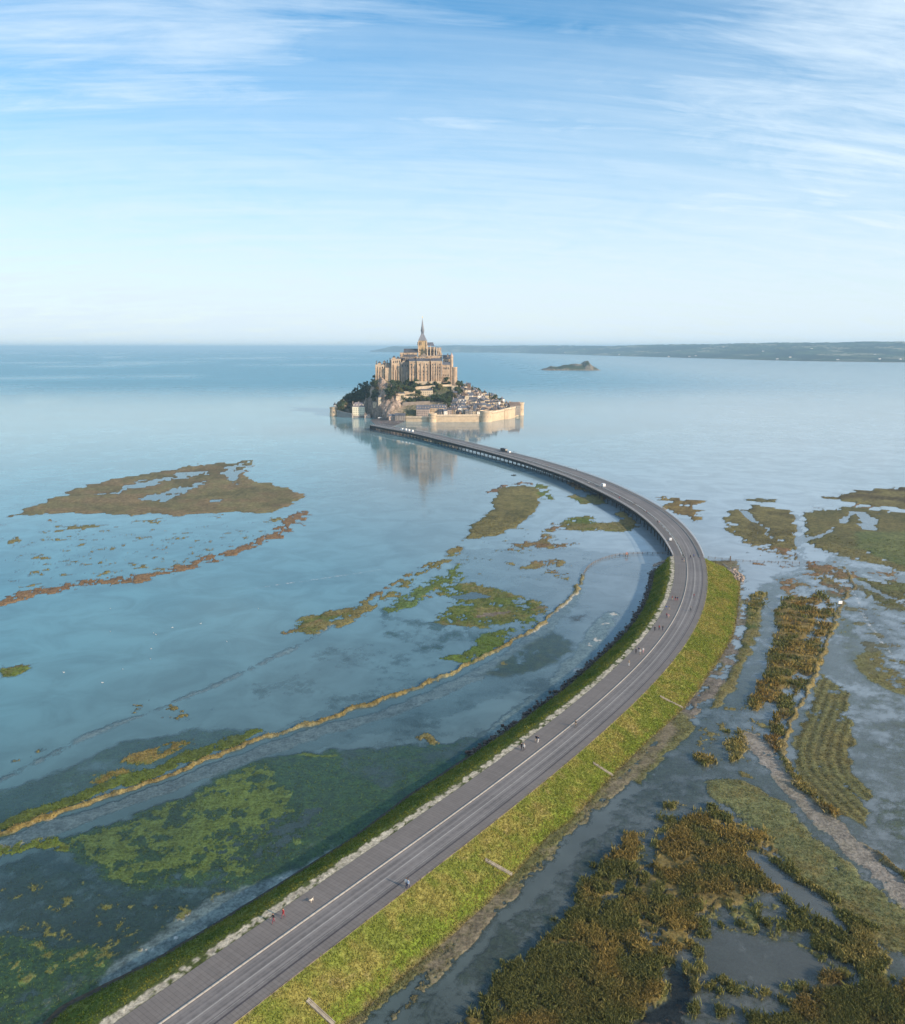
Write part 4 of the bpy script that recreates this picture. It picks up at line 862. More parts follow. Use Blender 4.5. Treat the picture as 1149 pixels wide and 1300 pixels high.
# east end: chapel block, hall with dark roof, turreted gatehouse
part('east_wall', ST_W, lambda m: (bx(m, 561.2, 571.5, 463.0, 486, YF+5, 26)))
part('hall_wall', ST_W, lambda m: (bx(m, 562.5, 572, 455.6, 463.2, YF+14, 24)))
def hallroof(m):
    a = P(562, 455.6, YF+14); b = P(572.4, 455.6, YF+14); m.gable(a[0]-AO[0], b[0]-AO[0], YF+13.5-AO[1], YF+39-AO[1], a[2]+.003, P(562, 450.6, YF+26)[2], axis='x')
part('hall_roof', SLATE, hallroof)
part('chapel_roof', SLATE_B, lambda m: m.gable(P(561, 0, YF+5)[0]-AO[0], P(571.8, 0, YF+5)[0]-AO[0], YF+4.6-AO[1], YF+14-AO[1], P(560, 463, YF+5)[2]+.003, P(560, 459.4, YF+9)[2], axis='x'))
for xx, yt, yb, rr in ((573.4,452.5,484,2.4), (577.2,466.0,486,3.9)):
    p = P(xx, yb, YF+8); zt = P(xx, yt, YF+8)[2]
    t = part('turret', ST_W, lambda m: m.lathe(p[0]-AO[0], p[1]-AO[1], [(rr*1.12, p[2]-4), (rr, p[2]+6), (rr, zt-1.5), (rr*1.15, zt-1.2), (rr*1.15, zt)], 12))
    if rr < 3: part('turret_roof', mat('pink_stone', (.50, .36, .30)), lambda m: m.cyl(p[0]-AO[0], p[1]-AO[1], zt+.003, P(xx, 447.5, YF+8)[2], rr*1.1, .1, 10), t)
part('bastion_wall', ST_W, lambda m: bx(m, 571.5, 580.6, 472, 489, YF+9, 22, tx=.6, ty=.6))
for xx in (571.8, 574.6, 580.0): buttress(ab, xx, 470, 488, YF+9, 1.6, 2.2)
windows(ab, 562.5, 570.5, 467.5, 4, YF+5, 1.3, 3.2); windows(ab, 562.5, 570.5, 476.5, 4, YF+5, 1.1, 2.2); windows(ab, 574.5, 579.5, 477, 2, YF+9, 1.1, 2.0); windows(ab, 563.2, 571.5, 459.0, 4, YF+14, 1.2, 2.4)
# the church: nave, transept, crossing tower and spire, choir ringed with pinnacles
YN = 1338
nz = P(510, 447.6, YN)[2]; nb_ = P(510, 458.5, YN)[2]
part('nave_wall', ST_W, lambda m: bx(m, 507.8, 529.5, 447.6, 460.5, YN, 13))
part('nave_roof', SLATE, lambda m: m.gable(P(507.3, 0, YN)[0]-AO[0], P(530, 0, YN)[0]-AO[0], YN-.5-AO[1], YN+13.5-AO[1], nz+.003, P(510, 442.6, YN+6)[2], axis='x'))
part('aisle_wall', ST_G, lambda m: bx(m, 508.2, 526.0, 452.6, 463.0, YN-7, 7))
part('aisle_roof', SLATE, lambda m: m.add([(P(507.9, 0, YN-7)[0]-AO[0], YN-7.4-AO[1], P(0, 452.6, YN-7)[2]+.003), (P(526.2, 0, YN-7)[0]-AO[0], YN-7.4-AO[1], P(0, 452.6, YN-7)[2]+.003), (P(526.2, 0, YN-7)[0]-AO[0], YN-.004-AO[1], P(0, 451.2, YN-7)[2]+1.2), (P(507.9, 0, YN-7)[0]-AO[0], YN-.004-AO[1], P(0, 451.2, YN-7)[2]+1.2)], [(0, 1, 2, 3)]))
windows(ab, 508.6, 525.5, 449.9, 7, YN, 1.2, 2.6); windows(ab, 508.8, 525.5, 456.3, 6, YN-7, 1.2, 2.8)
for i in range(7): buttress(ab, 509+2.75*i, 453.0, 463, YN-7, 1.1, 1.4, ST_G)
# south transept with a gable towards the camera
YT = YN-15
def trans(m):
    a, b, z0, z1 = bx(m, 528.8, 541.0, 453.2, 460.5, YT, 20)
part('transept_wall', ST_W, trans)
part('transept_roof', ST_G, lambda m: m.gable(P(528.6, 0, YT)[0]-AO[0], P(541.2, 0, YT)[0]-AO[0], YT-.2-AO[1], YT+20-AO[1], P(0, 453.2, YT)[2]+.003, P(0, 448.2, YT)[2], axis='y'))
windows(ab, 530, 540, 455.8, 3, YT, 1.5, 4.0)
for xx in (529.2, 533, 537, 540.6): buttress(ab, xx, 452, 460.5, YT, 1.1, 1.2)
# crossing tower
TX0, TX1 = P(527.9, 0, YN)[0]-AO[0], P(538.7, 0, YN)[0]-AO[0]; tz0 = P(0, 460, YN)[2]; tz1 = P(0, 432.4, YN)[2]; TYC = YN+6.5-AO[1]; hw = (TX1-TX0)/2; TXC = (TX0+TX1)/2
tower = part('tower', mat('tower_stone', (.55, .40, .22), .85, .3, .3, .4, .2, col2=(.42, .29, .16)), lambda m: (m.box(TXC-hw, TXC+hw, TYC-hw, TYC+hw, tz0, tz1-.6), m.box(TXC-hw-.4, TXC+hw+.4, TYC-hw-.4, TYC+hw+.4, tz1-.597, tz1), m.box(TXC-hw-.3, TXC+hw+.3, TYC-hw-.3, TYC+hw+.3, tz1-11.2, tz1-10.5)))
yt_ = TYC-hw+AO[1]
windows(tower, 529.0, 537.8, 436.2, 4, yt_, 1.3, 5.4); windows(tower, 529.4, 537.2, 444.2, 3, yt_, 1.2, 2.8)
for q in (-1, 1):
    for r_ in (-1, 1):
        mb = MB(); mb.box(TXC+q*hw-.9, TXC+q*hw+.9, TYC+r_*hw-.9, TYC+r_*hw+.9, tz0, tz1-1.2); mb.build('corner_buttress', ST_W, tower)
z_a = tz1+.003; z_b = P(0, 424.0, YN)[2]; z_c = P(0, 419.8, YN)[2]; z_d = P(0, 411, YN)[2]; z_e = P(0, 403.6, YN)[2]
roof = part('tower_roof', COPPER, lambda m: m.add([(TXC-hw-.6, TYC-hw-.6, z_a), (TXC+hw+.6, TYC-hw-.6, z_a), (TXC+hw+.6, TYC+hw+.6, z_a), (TXC-hw-.6, TYC+hw+.6, z_a), (TXC-2.2, TYC-2.2, z_b), (TXC+2.2, TYC-2.2, z_b), (TXC+2.2, TYC+2.2, z_b), (TXC-2.2, TYC+2.2, z_b)], [(3, 2, 1, 0), (4, 5, 6, 7), (0, 1, 5, 4), (1, 2, 6, 5), (2, 3, 7, 6), (3, 0, 4, 7)]), tower)
def lantern(m):
    for a in range(8):
        t = a*math.pi/4; m.box(TXC+2*math.cos(t)-.28, TXC+2*math.cos(t)+.28, TYC+2*math.sin(t)-.28, TYC+2*math.sin(t)+.28, z_b+.003, z_c-.8)
    m.cyl(TXC, TYC, z_b+.003, z_c-.8, .9, .9, 8); m.cyl(TXC, TYC, z_c-.797, z_c, 3.1, 2.9, 8)
part('lantern', COPPER, lantern, tower)
sp = part('spire', COPPER, lambda m: m.lathe(TXC, TYC, [(2.5, z_c+.003), (1.85, z_c+4.2), (2.1, z_c+4.5), (1.25, z_d-1), (.95, z_d+2.5), (.45, z_e-3.5), (.18, z_e)], 8), tower)
for a in range(8):
    t = a*math.pi/4+.39; mb = MB(); mb.cyl(TXC+2.55*math.cos(t), TYC+2.55*math.sin(t), z_c+.003, z_c+4.6, .34, .04, 5); mb.build('pinnacle', COPPER, tower)
def statue(m):
    m.lathe(TXC, TYC, [(.32, z_e), (.45, z_e+.8), (.32, z_e+1.7), (.14, z_e+2.0), (.2, z_e+2.25), (.05, z_e+2.5)], 8); m.bar((TXC+.25, TYC, z_e+1.6), (TXC+.5, TYC, z_e+3.2), .1)
    m.add([(TXC-.2, TYC+.1, z_e+.9), (TXC-1.0, TYC+.4, z_e+2.2), (TXC-.3, TYC+.2, z_e+1.7)], [(0, 1, 2)]); m.add([(TXC+.2, TYC+.1, z_e+.9), (TXC+1.0, TYC+.4, z_e+2.0), (TXC+.3, TYC+.2, z_e+1.7)], [(0, 1, 2)])
part('angel_statue', GOLD, statue, tower)
# choir
cz1 = P(0, 440.6, YN)[2]
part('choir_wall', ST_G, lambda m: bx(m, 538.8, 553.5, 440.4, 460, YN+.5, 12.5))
part('choir_roof', SLATE_B, lambda m: m.hip(P(538.6, 0, YN)[0]-AO[0], P(549.5, 0, YN)[0]-AO[0], YN-.2-AO[1], YN+13.5-AO[1], P(0, 439.8, YN)[2]+.9, P(0, 434.6, YN)[2], ins=2))
part('ambulatory_wall', ST_W, lambda m: (bx(m, 538.8, 561.2, 451.6, 461.0, YN-7, 26)))
part('ambulatory_roof', SLATE, lambda m: m.box(P(539, 0, YN-7)[0]-AO[0]+.2, P(561, 0, YN-7)[0]-AO[0]-.2, YN-6.8-AO[1], YN+19-AO[1], P(0, 451.6, YN-7)[2]+.003, P(0, 451.6, YN-7)[2]+1.1, 0, .8, .8))
def apse(m):
    pts = [(P(553.5, 0, YN)[0]-AO[0]+6.4*math.cos(a), YN+6.75-AO[1]+6.2*math.sin(a)) for a in np.linspace(-math.pi/2, math.pi/2, 7)]
    m.prism(pts, P(0, 460, YN)[2], P(0, 441.2, YN)[2])
part('apse_wall', ST_G, apse)
windows(ab, 539.5, 553, 444.4, 6, YN+.5, 1.5, 5.2); windows(ab, 539.5, 561, 456.6, 8, YN-7, 1.5, 4.0)
for i, (xx, yt) in enumerate(((542.6,437.2),(546.6,438.6),(551.2,439.6),(554.6,440.6),(557.2,441.6),(559.4,444.2),(560.8,447.2))):
    a = P(xx, yt, YN-6); z0 = P(xx, 459, YN-6)[2]; x = a[0]-AO[0]; y = YN-6-AO[1]+max(0, i-3)*3.0
    pn = part('pinnacle_pier', ST_P, lambda m: (m.box(x-.62, x+.62, y-.9, y+1.6, z0, a[2]-3.6), m.cyl(x, y+.3, a[2]-3.597, a[2], .75, .05, 6)))
    for q in (0,):
        fb = MB(); zt = P(0, 443.0, YN)[2]; yn = YN+.4-AO[1]
        fb.add([(x-.3, y+1.603, a[2]-6.5), (x+.3, y+1.603, a[2]-6.5), (x+.3, yn, zt-.5), (x-.3, yn, zt-.5), (x-.3, y+1.603, a[2]-8.3), (x+.3, y+1.603, a[2]-8.3), (x+.3, yn, zt-3.4), (x-.3, yn, zt-3.4)], [(0, 1, 2, 3), (7, 6, 5, 4), (1, 0, 4, 5), (2, 1, 5, 6), (3, 2, 6, 7), (0, 3, 7, 4)])
        if i < 5: fb.build('flying_buttress', ST_P, pn)
# west side: cliff-top terrace blocks with deep buttresses
YW = 1322
part('west_wall', ST_W, lambda m: (bx(m, 497.0, 509.2, 455.4, 484, YW, 26)))
part('west_roof', SLATE, lambda m: (m.box(P(496.8, 0, YW)[0]-AO[0], P(509.4, 0, YW)[0]-AO[0], YW-.3-AO[1], YW+26-AO[1], P(0, 455.4, YW)[2]+.003, P(0, 455.4, YW)[2]+1.2, 0, 1, 1)))
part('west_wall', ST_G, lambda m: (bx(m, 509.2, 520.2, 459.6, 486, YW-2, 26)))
part('west_wall', ST_G, lambda m: (bx(m, 494.8, 498.0, 457.2, 482, YW+3, 20)))
for xx, yt, yb, w, o in ((497.6,457,484,1.9,3.2),(500.6,462,486,2.0,4.4),(503.8,468,488,1.6,3.2),(506.6,463,489,2.4,5.0),(510.0,460,488,2.0,3.6),(512.6,466,487,1.6,3),(516.5,462,486,2.0,3.0)):
    buttress(ab, xx, yt, yb, YW, w, o)
windows(ab, 498.5, 508.5, 459.2, 4, YW, 1.4, 3.2); windows(ab, 510, 519, 464.0, 3, YW-2, 1.3, 3.0)
part('guest_wall', ST_P, lambda m: (bx(m, 476.6, 491.2, 462.8, 483, YW+6, 24)))
part('guest_wall', ST_W, lambda m: (bx(m, 489.0, 496.6, 466.8, 484, YW+1, 20)))
part('guest_roof', SLATE_R, lambda m: m.hip(P(476.3, 0, YW+6)[0]-AO[0], P(491.5, 0, YW+6)[0]-AO[0], YW+5.6-AO[1], YW+18-AO[1], P(0, 462.8, YW+6)[2]+.003, P(0, 460.6, YW+6)[2], ins=3))
part('stair_tower', ST_G, lambda m: bx(m, 489.4, 494.2, 461.4, 478, YW+4.5, 8)); part('stair_roof', SLATE, lambda m: m.hip(P(489.1, 0, YW)[0]-AO[0], P(494.5, 0, YW)[0]-AO[0], YW+4.2-AO[1], YW+13-AO[1], P(0, 461.4, YW+4.5)[2]+.003, P(0, 459.8, YW+4.5)[2]+.6, ins=1))
for xx in (477.2, 480.4, 483.6, 487.0, 490.6): buttress(ab, xx, 465, 484, YW+6, 1.7, 2.6, ST_W)
windows(ab, 478, 490.5, 466.8, 4, YW+6, 1.4, 2.4, False); windows(ab, 478, 490.5, 472.6, 4, YW+6, 1.6, 2.2, False)

# broken skyline of the west side: gabled lodgings, stair turrets and chimneys at different heights
for x0, x1, yt, yb, Y, m_, ax in ((479.5,483.6,459.6,466,YW+9,ST_W,'y'),(486.2,489.6,458.4,466,YW+11,ST_P,'y'),(498.2,502.0,452.4,458,YW+4,ST_W,'y'),(503.6,506.6,453.2,458,YW+9,ST_G,'y'),(511.0,514.4,456.6,462,YW-1,ST_P,'y'),(516.2,518.8,457.2,462,YW+1,ST_G,'y'),(563.8,566.2,452.6,457,YF+16,ST_W,'y')):
    a = P(x0, yt, Y); b = P(x1, yb, Y); zt = a[2]
    w_ = MB(); w_.box(a[0]-AO[0], b[0]-AO[0], Y-.6-AO[1], Y+8-AO[1], b[2], zt-1.6); wl = w_.build('lodging_wall', m_, ab)
    g2 = MB(); g2.gable(a[0]-AO[0], b[0]-AO[0], Y-.8-AO[1], Y+8.2-AO[1], zt-1.597, zt+1.2, axis='y', ov=.2); g2.build('lodging_roof', SLATE_R if m_ is ST_P else SLATE, wl)
for xx, yt, Y in ((478.0,457.8,YW+12),(491.6,456.9,YW+14),(495.2,454.2,YW+6),(508.6,449.8,YW+10),(520.6,452.6,YF+12),(528.6,455.0,YF+5),(546.2,455.4,YF+5),(561.0,457.0,YF+6),(568.6,448.6,YF+20)):
    a = P(xx, yt, Y); c_ = MB(); c_.box(a[0]-AO[0]-.7, a[0]-AO[0]+.7, Y-AO[1]-.7, Y-AO[1]+.7, a[2]-9, a[2]-2.2); so_ = c_.build('stair_turret', ST_W, ab); r2 = MB(); r2.cyl(a[0]-AO[0], Y-AO[1], a[2]-2.197, a[2]+.6, 1.15, .05, 6); r2.build('turret_cap', SLATE, so_)
# dark slate strips painted in as shade between the three south blocks
for xx in (528.8, 546.0):
    a = P(xx, 458.6, YF+8); b = P(xx, 485, YF+8); c_ = MB(); c_.box(a[0]-AO[0]-.5, a[0]-AO[0]+.5, YF+5.4-AO[1], YF+5.9-AO[1], b[2], a[2]); c_.build('gap_shade_strip', SLATE, ab)
# ---- helper for free-standing buildings on the slope
HW = {}
def hwindow(parent, x, y, z, w=.9, h=1.3, rz=0, m=None):
    k = (w, h)
    if k not in HW:
        mb = MB(); mb.box(-w/2, w/2, -.05, .1, -h/2, h/2); HW[k] = mb.build('window', GLASS, parent); o = HW[k]
    else: o = HW[k].copy(); C.objects.link(o); o.parent = parent
    o.location = (x, y, z); o.rotation_euler = (0, 0, rz); return o
CREAM = mat('cream_render', (.66, .54, .38), .85, .15, .6, .1); WHITE = mat('white_render', (.80, .75, .67), .85, .12, .6, .1)
PINKG = mat('pinkish_granite', (.46, .36, .30), .85, .25, .6, .2); GREYW = mat('grey_granite', (.27, .245, .225), .85, .25, .6, .2); TIMB = mat('brown_halftimber', (.22, .155, .115), .85, .3, .8, .2)
WALLS = [('cream', CREAM), ('white', WHITE), ('pinkish', PINKG), ('grey stone', GREYW), ('tan stone', RAMP), ('brown', TIMB)]
ROOFS = [('dark slate', SLATE), ('blue slate', SLATE_B), ('brown', SLATE_R)]
def house(x, y, z, w, d, hw_, hr, wm, rm, rz=0, axis='x', chim=1, nwx=2, nwy=1, dorm=0, name='house', hip=False, sink=3.0):
    e = empty(name, (x, y, z), rz)
    MB().box(-w/2, w/2, -d/2, d/2, -sink, hw_).build('wall', wm, e)
    rmb = MB()
    if not hip and axis == 'y':
        rmb.gable(-w/2, w/2, -d/2, d/2, hw_+.003, hw_+hr, axis='y', ov=.35)
    elif hip: rmb.hip(-w/2, w/2, -d/2, d/2, hw_+.003, hw_+hr, ins=min(w, d)*.35, ov=.35)
    else: rmb.gable(-w/2, w/2, -d/2, d/2, hw_+.003, hw_+hr, axis='x', ov=.35)
    rf = rmb.build('roof', rm, e)
    for c in range(chim):
        cx = (-w/2+.6, w/2-.6, 0)[c % 3] if axis == 'x' else 0
        MB().box(cx-.45, cx+.45, -.35+(d/2-.8 if axis == 'y' and c % 2 else 0), .35+(d/2-.8 if axis == 'y' and c % 2 else 0), hw_+hr*.3, hw_+hr+1.5).build('chimney', PINKG, rf)
    for j in range(nwy):
        for i in range(nwx):
            hwindow(e, -w/2+w*(i+.5)/nwx, -d/2, 1.7+j*2.8)
    for i in range(dorm):
        xx = -w/2+w*(i+.5)/dorm; dm = MB(); yy = -d/2*.72
        dm.box(xx-.65, xx+.65, yy, yy+1.8, hw_+hr*.28, hw_+hr*.28+1.3); dm.gable(xx-.65, xx+.65, yy, yy+2.0, hw_+hr*.28+1.303, hw_+hr*.28+2.1, axis='y', ov=.12)
        dm.build('dormer', wm, rf)
    return e
def place(px0, px1, pyb, pyt, **k):
    """a building whose front base runs between two photo columns, standing on the slope"""
    h_ = hit((px0+px1)/2, pyb) or P((px0+px1)/2, pyb, 1300); mpp = (h_[1]*CT+(H-h_[2])*ST)/F
    w = (px1-px0)*mpp; tot = (pyb-pyt)*mpp/CT; return h_, w, tot
def named(o, label, cat, group=None): return tag(o, label, cat, group)
# big houses that the picture singles out
h_, w, tot = place(529, 545.6, 529, 513.6)
named(house(h_[0], h_[1]+4, h_[2], w, 11, tot*.58, tot*.34, PINKG, SLATE_B, math.radians(-6), dorm=5, nwx=7, nwy=3, chim=3, name='long_house'), 'long pinkish granite house with steep blue-grey dormered roof behind the low rampart', 'house')
h_, w, tot = place(546.5, 567.2, 523.5, 513)
named(house(h_[0], h_[1]+4, h_[2], w, 10, tot*.5, tot*.4, RAMP, SLATE_B, 0, dorm=6, nwx=9, nwy=2, chim=3, name='long_house'), 'long tan stone house with six roof dormers behind the round rampart tower', 'house')
h_, w, tot = place(534, 549.5, 502, 494)
named(house(h_[0], h_[1]+3, h_[2], w, 8, tot*.75, tot*.2, CREAM, SLATE, 0, dorm=0, nwx=6, nwy=2, chim=2, name='terrace_house'), 'wide cream house with dark flat roof on the garden terraces mid slope', 'house')
h_, w, tot = place(504, 514, 503.5, 498.8)
named(house(h_[0], h_[1]+3, h_[2], w, 7, tot*.7, tot*.25, CREAM, SLATE_B, math.radians(4), nwx=4, chim=1, name='terrace_house'), 'low cream cottage on the leftmost garden terrace under the abbey', 'house')
h_, w, tot = place(573.5, 581.6, 497.5, 488.4)
named(house(h_[0], h_[1]+4, h_[2], w, 9, tot*.86, 1.0, CREAM, SLATE_R, 0, nwx=3, nwy=3, chim=1, name='tall_house', hip=True), 'tall boxy cream house right below the trees of the abbey east end', 'house')
# white barracks at the western shore, on its own quay
q = G(455.2, 530.0); mpp = (q[1]*CT+H*ST)/F
w = 15.6*mpp; e = house(q[0], q[1]+6, 3.0, w, 11, 13*mpp-3.0+.4, 5.5*mpp, mat('bright_white_render', (.80, .74, .56), .85, .08, .6, .1), mat('pale_slate', (.22, .19, .20), .6, .2, .6, .2), 0, chim=3, nwx=7, nwy=4, dorm=4, name='barracks', hip=True, sink=1.5)
named(e, 'large pale yellow white barracks with hipped grey roof standing at the western waterline', 'barracks')
named(MB().box(q[0]-w/2-1.5, q[0]+w/2+1.0, q[1]-3.5, q[1]+14, -3, 3.0).build('quay_wall', GREYW), 'grey stone quay under the white barracks at the western waterline', 'quay')
q2 = G(466.5, 530.8)
named(house(q2[0], q2[1]+4, 2.2, 9, 7, 3.2, 1.6, PINKG, SLATE_R, 0, nwx=2, name='shed', sink=5), 'small pinkish shed on the shore beside the white barracks', 'shed')
# round western tower with pointed turret and the curtain wall running from it
tw = G(423.6, 528.4); e = empty('round_tower', (tw[0], tw[1]+6, 0)); named(e, 'round stone tower with small pointed turret at the far left tip of the island', 'tower')
MB().lathe(0, 0, [(7.4, -3), (6.8, 4), (6.5, 11.5), (7.1, 12.2), (7.1, 14.0), (6.3, 14.0), (6.3, 13.2)], 20).build('wall', RAMP, e)
t2 = MB().lathe(1.6, 0, [(2.4, 13.2), (2.4, 17.2)], 12).build('turret', WHITE, e); MB().cyl(1.6, 0, 17.203, 21.8, 2.8, .08, 12).build('turret_roof', SLATE, t2)
for a in (-2.2, -1.5, -.9): 
    MB().box(6.9*math.cos(a)-.35, 6.9*math.cos(a)+.35, 6.9*math.sin(a)-.35, 6.9*math.sin(a)+.35, 6, 7.6).build('loophole', GLASS, e)
def wall_run(pts, zt, th, name, label, m=RAMP, par=True, zb=-3, cat='wall', group=None):
    """curtain wall along ground points (front face), with a corbelled parapet standing proud"""
    e = empty(name, (pts[0][0], pts[0][1], 0)); ox, oy = pts[0]; w = MB(); p_ = MB(); s_ = MB()
    zts = zt if isinstance(zt, (list, tuple)) else [zt]*len(pts)
    for i in range(len(pts)-1):
        a = Vector((pts[i][0]-ox, pts[i][1]-oy)); b = Vector((pts[i+1][0]-ox, pts[i+1][1]-oy)); d = (b-a).normalized(); n = Vector((-d.y, d.x))*th
        za, zb_ = zts[i], zts[i+1]
        w.add([(a.x, a.y, zb), (b.x, b.y, zb), (b.x+n.x, b.y+n.y, zb), (a.x+n.x, a.y+n.y, zb), (a.x, a.y, za), (b.x, b.y, zb_), (b.x+n.x, b.y+n.y, zb_), (a.x+n.x, a.y+n.y, za)], [(3, 2, 1, 0), (4, 5, 6, 7), (0, 1, 5, 4), (1, 2, 6, 5), (2, 3, 7, 6), (3, 0, 4, 7)])
        if par:
            L = (b-a).length; f = -Vector((-d.y, d.x))*.5
            p_.add([(a.x+f.x, a.y+f.y, za-1.5), (b.x+f.x, b.y+f.y, zb_-1.5), (b.x-f.x*.003, b.y-f.y*.003, zb_-1.5), (a.x-f.x*.003, a.y-f.y*.003, za-1.5),
                    (a.x+f.x, a.y+f.y, za+.9), (b.x+f.x, b.y+f.y, zb_+.9), (b.x-f.x, b.y-f.y, zb_+.9), (a.x-f.x, a.y-f.y, za+.9)], [(3, 2, 1, 0), (4, 5, 6, 7), (0, 1, 5, 4), (1, 2, 6, 5), (2, 3, 7, 6), (3, 0, 4, 7)])
            k = 0
            while k*2.2+1 < L:
                c = a+d*(k*2.2+1)+f*.5; zz = za+(zb_-za)*(k*2.2+1)/L
                s_.box(c.x-.2, c.x+.2, c.y-.35, c.y+.2, zz-2.3, zz-1.503); k += 1
    w.build('wall', m, e)
    if par: p_.build('parapet', ST_P if m is RAMP else m, e); s_.build('corbels', GREYW, e)
    return named(e, label, cat, group)
def rtower(px, py, r, zt, label, slope=.6):
    g = G(px, py); e = empty('rampart_tower', (g[0], g[1]+r, 0)); named(e, label, 'tower', 'towers of the lower rampart')
    MB().lathe(0, 0, [(r+slope, -3), (r+slope*.4, 3), (r, zt-2.4), (r, zt-2.3)], 24).build('wall', RAMP, e)
    MB().lathe(0, 0, [(r+.2, zt-2.297), (r+.75, zt-1.6), (r+.75, zt+.9), (r+.05, zt+.9), (r+.05, zt-.2)], 24).build('parapet', ST_P, e)
    for a in (-2.4, -1.9, -1.35, -.8): MB().box((r+.15)*math.cos(a)-.3, (r+.15)*math.cos(a)+.3, (r+.15)*math.sin(a)-.3, (r+.15)*math.sin(a)+.3, zt*.45, zt*.45+1.2).build('loophole', GLASS, e)
    return e
g = lambda a, b: G(a, b)
wall_run([g(428,529.2), g(437,529.8), g(447,530.5)], [10, 7.5, 6], 3, 'curtain_wall', 'shaded grey curtain wall between the round western tower and the white barracks', GREYW)
wall_run([g(515.5,535.2), g(543.5,535.6)], 7.2, 5, 'rampart_wall', 'low front stretch of tan rampart between the gate and the first round tower', par=True, group='stretches of the lower rampart')
rtower(549, 536.2, 5.6, 12.2, 'slim round rampart tower between the low gate wall and the long front wall')
wall_run([g(553.5,535.9), g(581,535.8), g(611,535.6)], 10.2, 6, 'rampart_wall', 'longest straight tan rampart wall rising from the water in front of the village', group='stretches of the lower rampart')
rtower(617.2, 536.0, 8.8, 15.5, 'broad round rampart tower at the corner where the front wall turns back')
wall_run([g(624.5,535.0), g(633,533.6), g(640.5,532.3)], [13.6, 14.2, 14.6], 6, 'rampart_wall', 'sunlit rampart wall angling back right of the broad round tower', group='stretches of the lower rampart')
bp = [g(640.5,532.4), g(645,532.2), g(653.5,530.2), g(655.6,528.6)]
wall_run(bp, [15.6, 16, 16, 16.4], 8, 'bastion', 'angular bastion projecting from the rampart near the right tip of the island', group='stretches of the lower rampart', cat='bastion')
wall_run([g(655.6,528.7), g(658.5,527.6)], [17, 18], 6, 'rampart_wall', 'short high rampart wall between the bastion and the last tower on the right', group='stretches of the lower rampart')
rtower(661, 527.4, 5.2, 19.5, 'high round rampart tower at the extreme right tip of the island')
named(house(*[*P(652.8, 512, 1300)[:2], 13.5], 17, 12, 4.5, 5.5, GREYW, SLATE_R, .2, nwx=4, nwy=1, chim=2, name='guardhouse', sink=10), 'large brown-roofed guardhouse above the right end of the rampart', 'house')
# parish church among the houses, square belfry with saddleback top
h_ = hit(593, 513)
e = empty('parish_church', (h_[0], h_[1]+2, h_[2])); named(e, 'small cream parish church with pointed belfry among the village houses', 'church')
MB().box(-2.6, 2.6, -2.6, 2.6, -4, 12).build('belfry', CREAM, e); MB().cyl(0, 0, 12.003, 17.5, 3.4, .1, 4, rot=math.pi/4).build('belfry_roof', SLATE_R, e)
MB().box(2.603, 15, -3.5, 4.5, -4, 6).build('nave_wall', PINKG, e); MB().gable(2.603, 15, -3.5, 4.5, 6.003, 10.2, axis='x', ov=.3).build('nave_roof', SLATE, e)
for i in range(3): hwindow(e, 5+3.6*i, -3.5, 3.2, .9, 1.3)
for z in (4, 9): hwindow(e, 0, -2.6, z)
# gatehouse between crag and low rampart
h_ = G(508, 534.2); e = house(h_[0], h_[1]+5, 1.0, 15, 9, 6.5, 3.6, GREYW, SLATE, 0, chim=2, nwx=4, nwy=2, name='gatehouse', sink=4)
named(e, 'dark grey gatehouse with slate roof at the foot of the rock where the road lands', 'gatehouse')
named(house(h_[0]-13, h_[1]+9, 2.0, 9, 7, 4.5, 3.0, PINKG, SLATE_B, .2, chim=1, nwx=2, nwy=1, name='gatehouse', sink=4), 'small pinkish gate lodge against the crag beside the dark gatehouse', 'gatehouse')
h_ = hit(482.2, 513); named(house(h_[0], h_[1]+2, h_[2], 4.2, 4.2, 10, 3.0, CREAM, SLATE, 0, chim=0, nwx=1, nwy=2, name='watch_tower', hip=True), 'slim cream watchtower standing on the crag above the barracks', 'tower')
h_ = hit(477, 519); named(house(h_[0], h_[1]+3, h_[2], 8, 6, 6, 1, RAMP, SLATE_R, 0, chim=0, nwx=2, nwy=1, name='store_house'), 'flat-topped tan store below the slim watchtower on the crag', 'house')
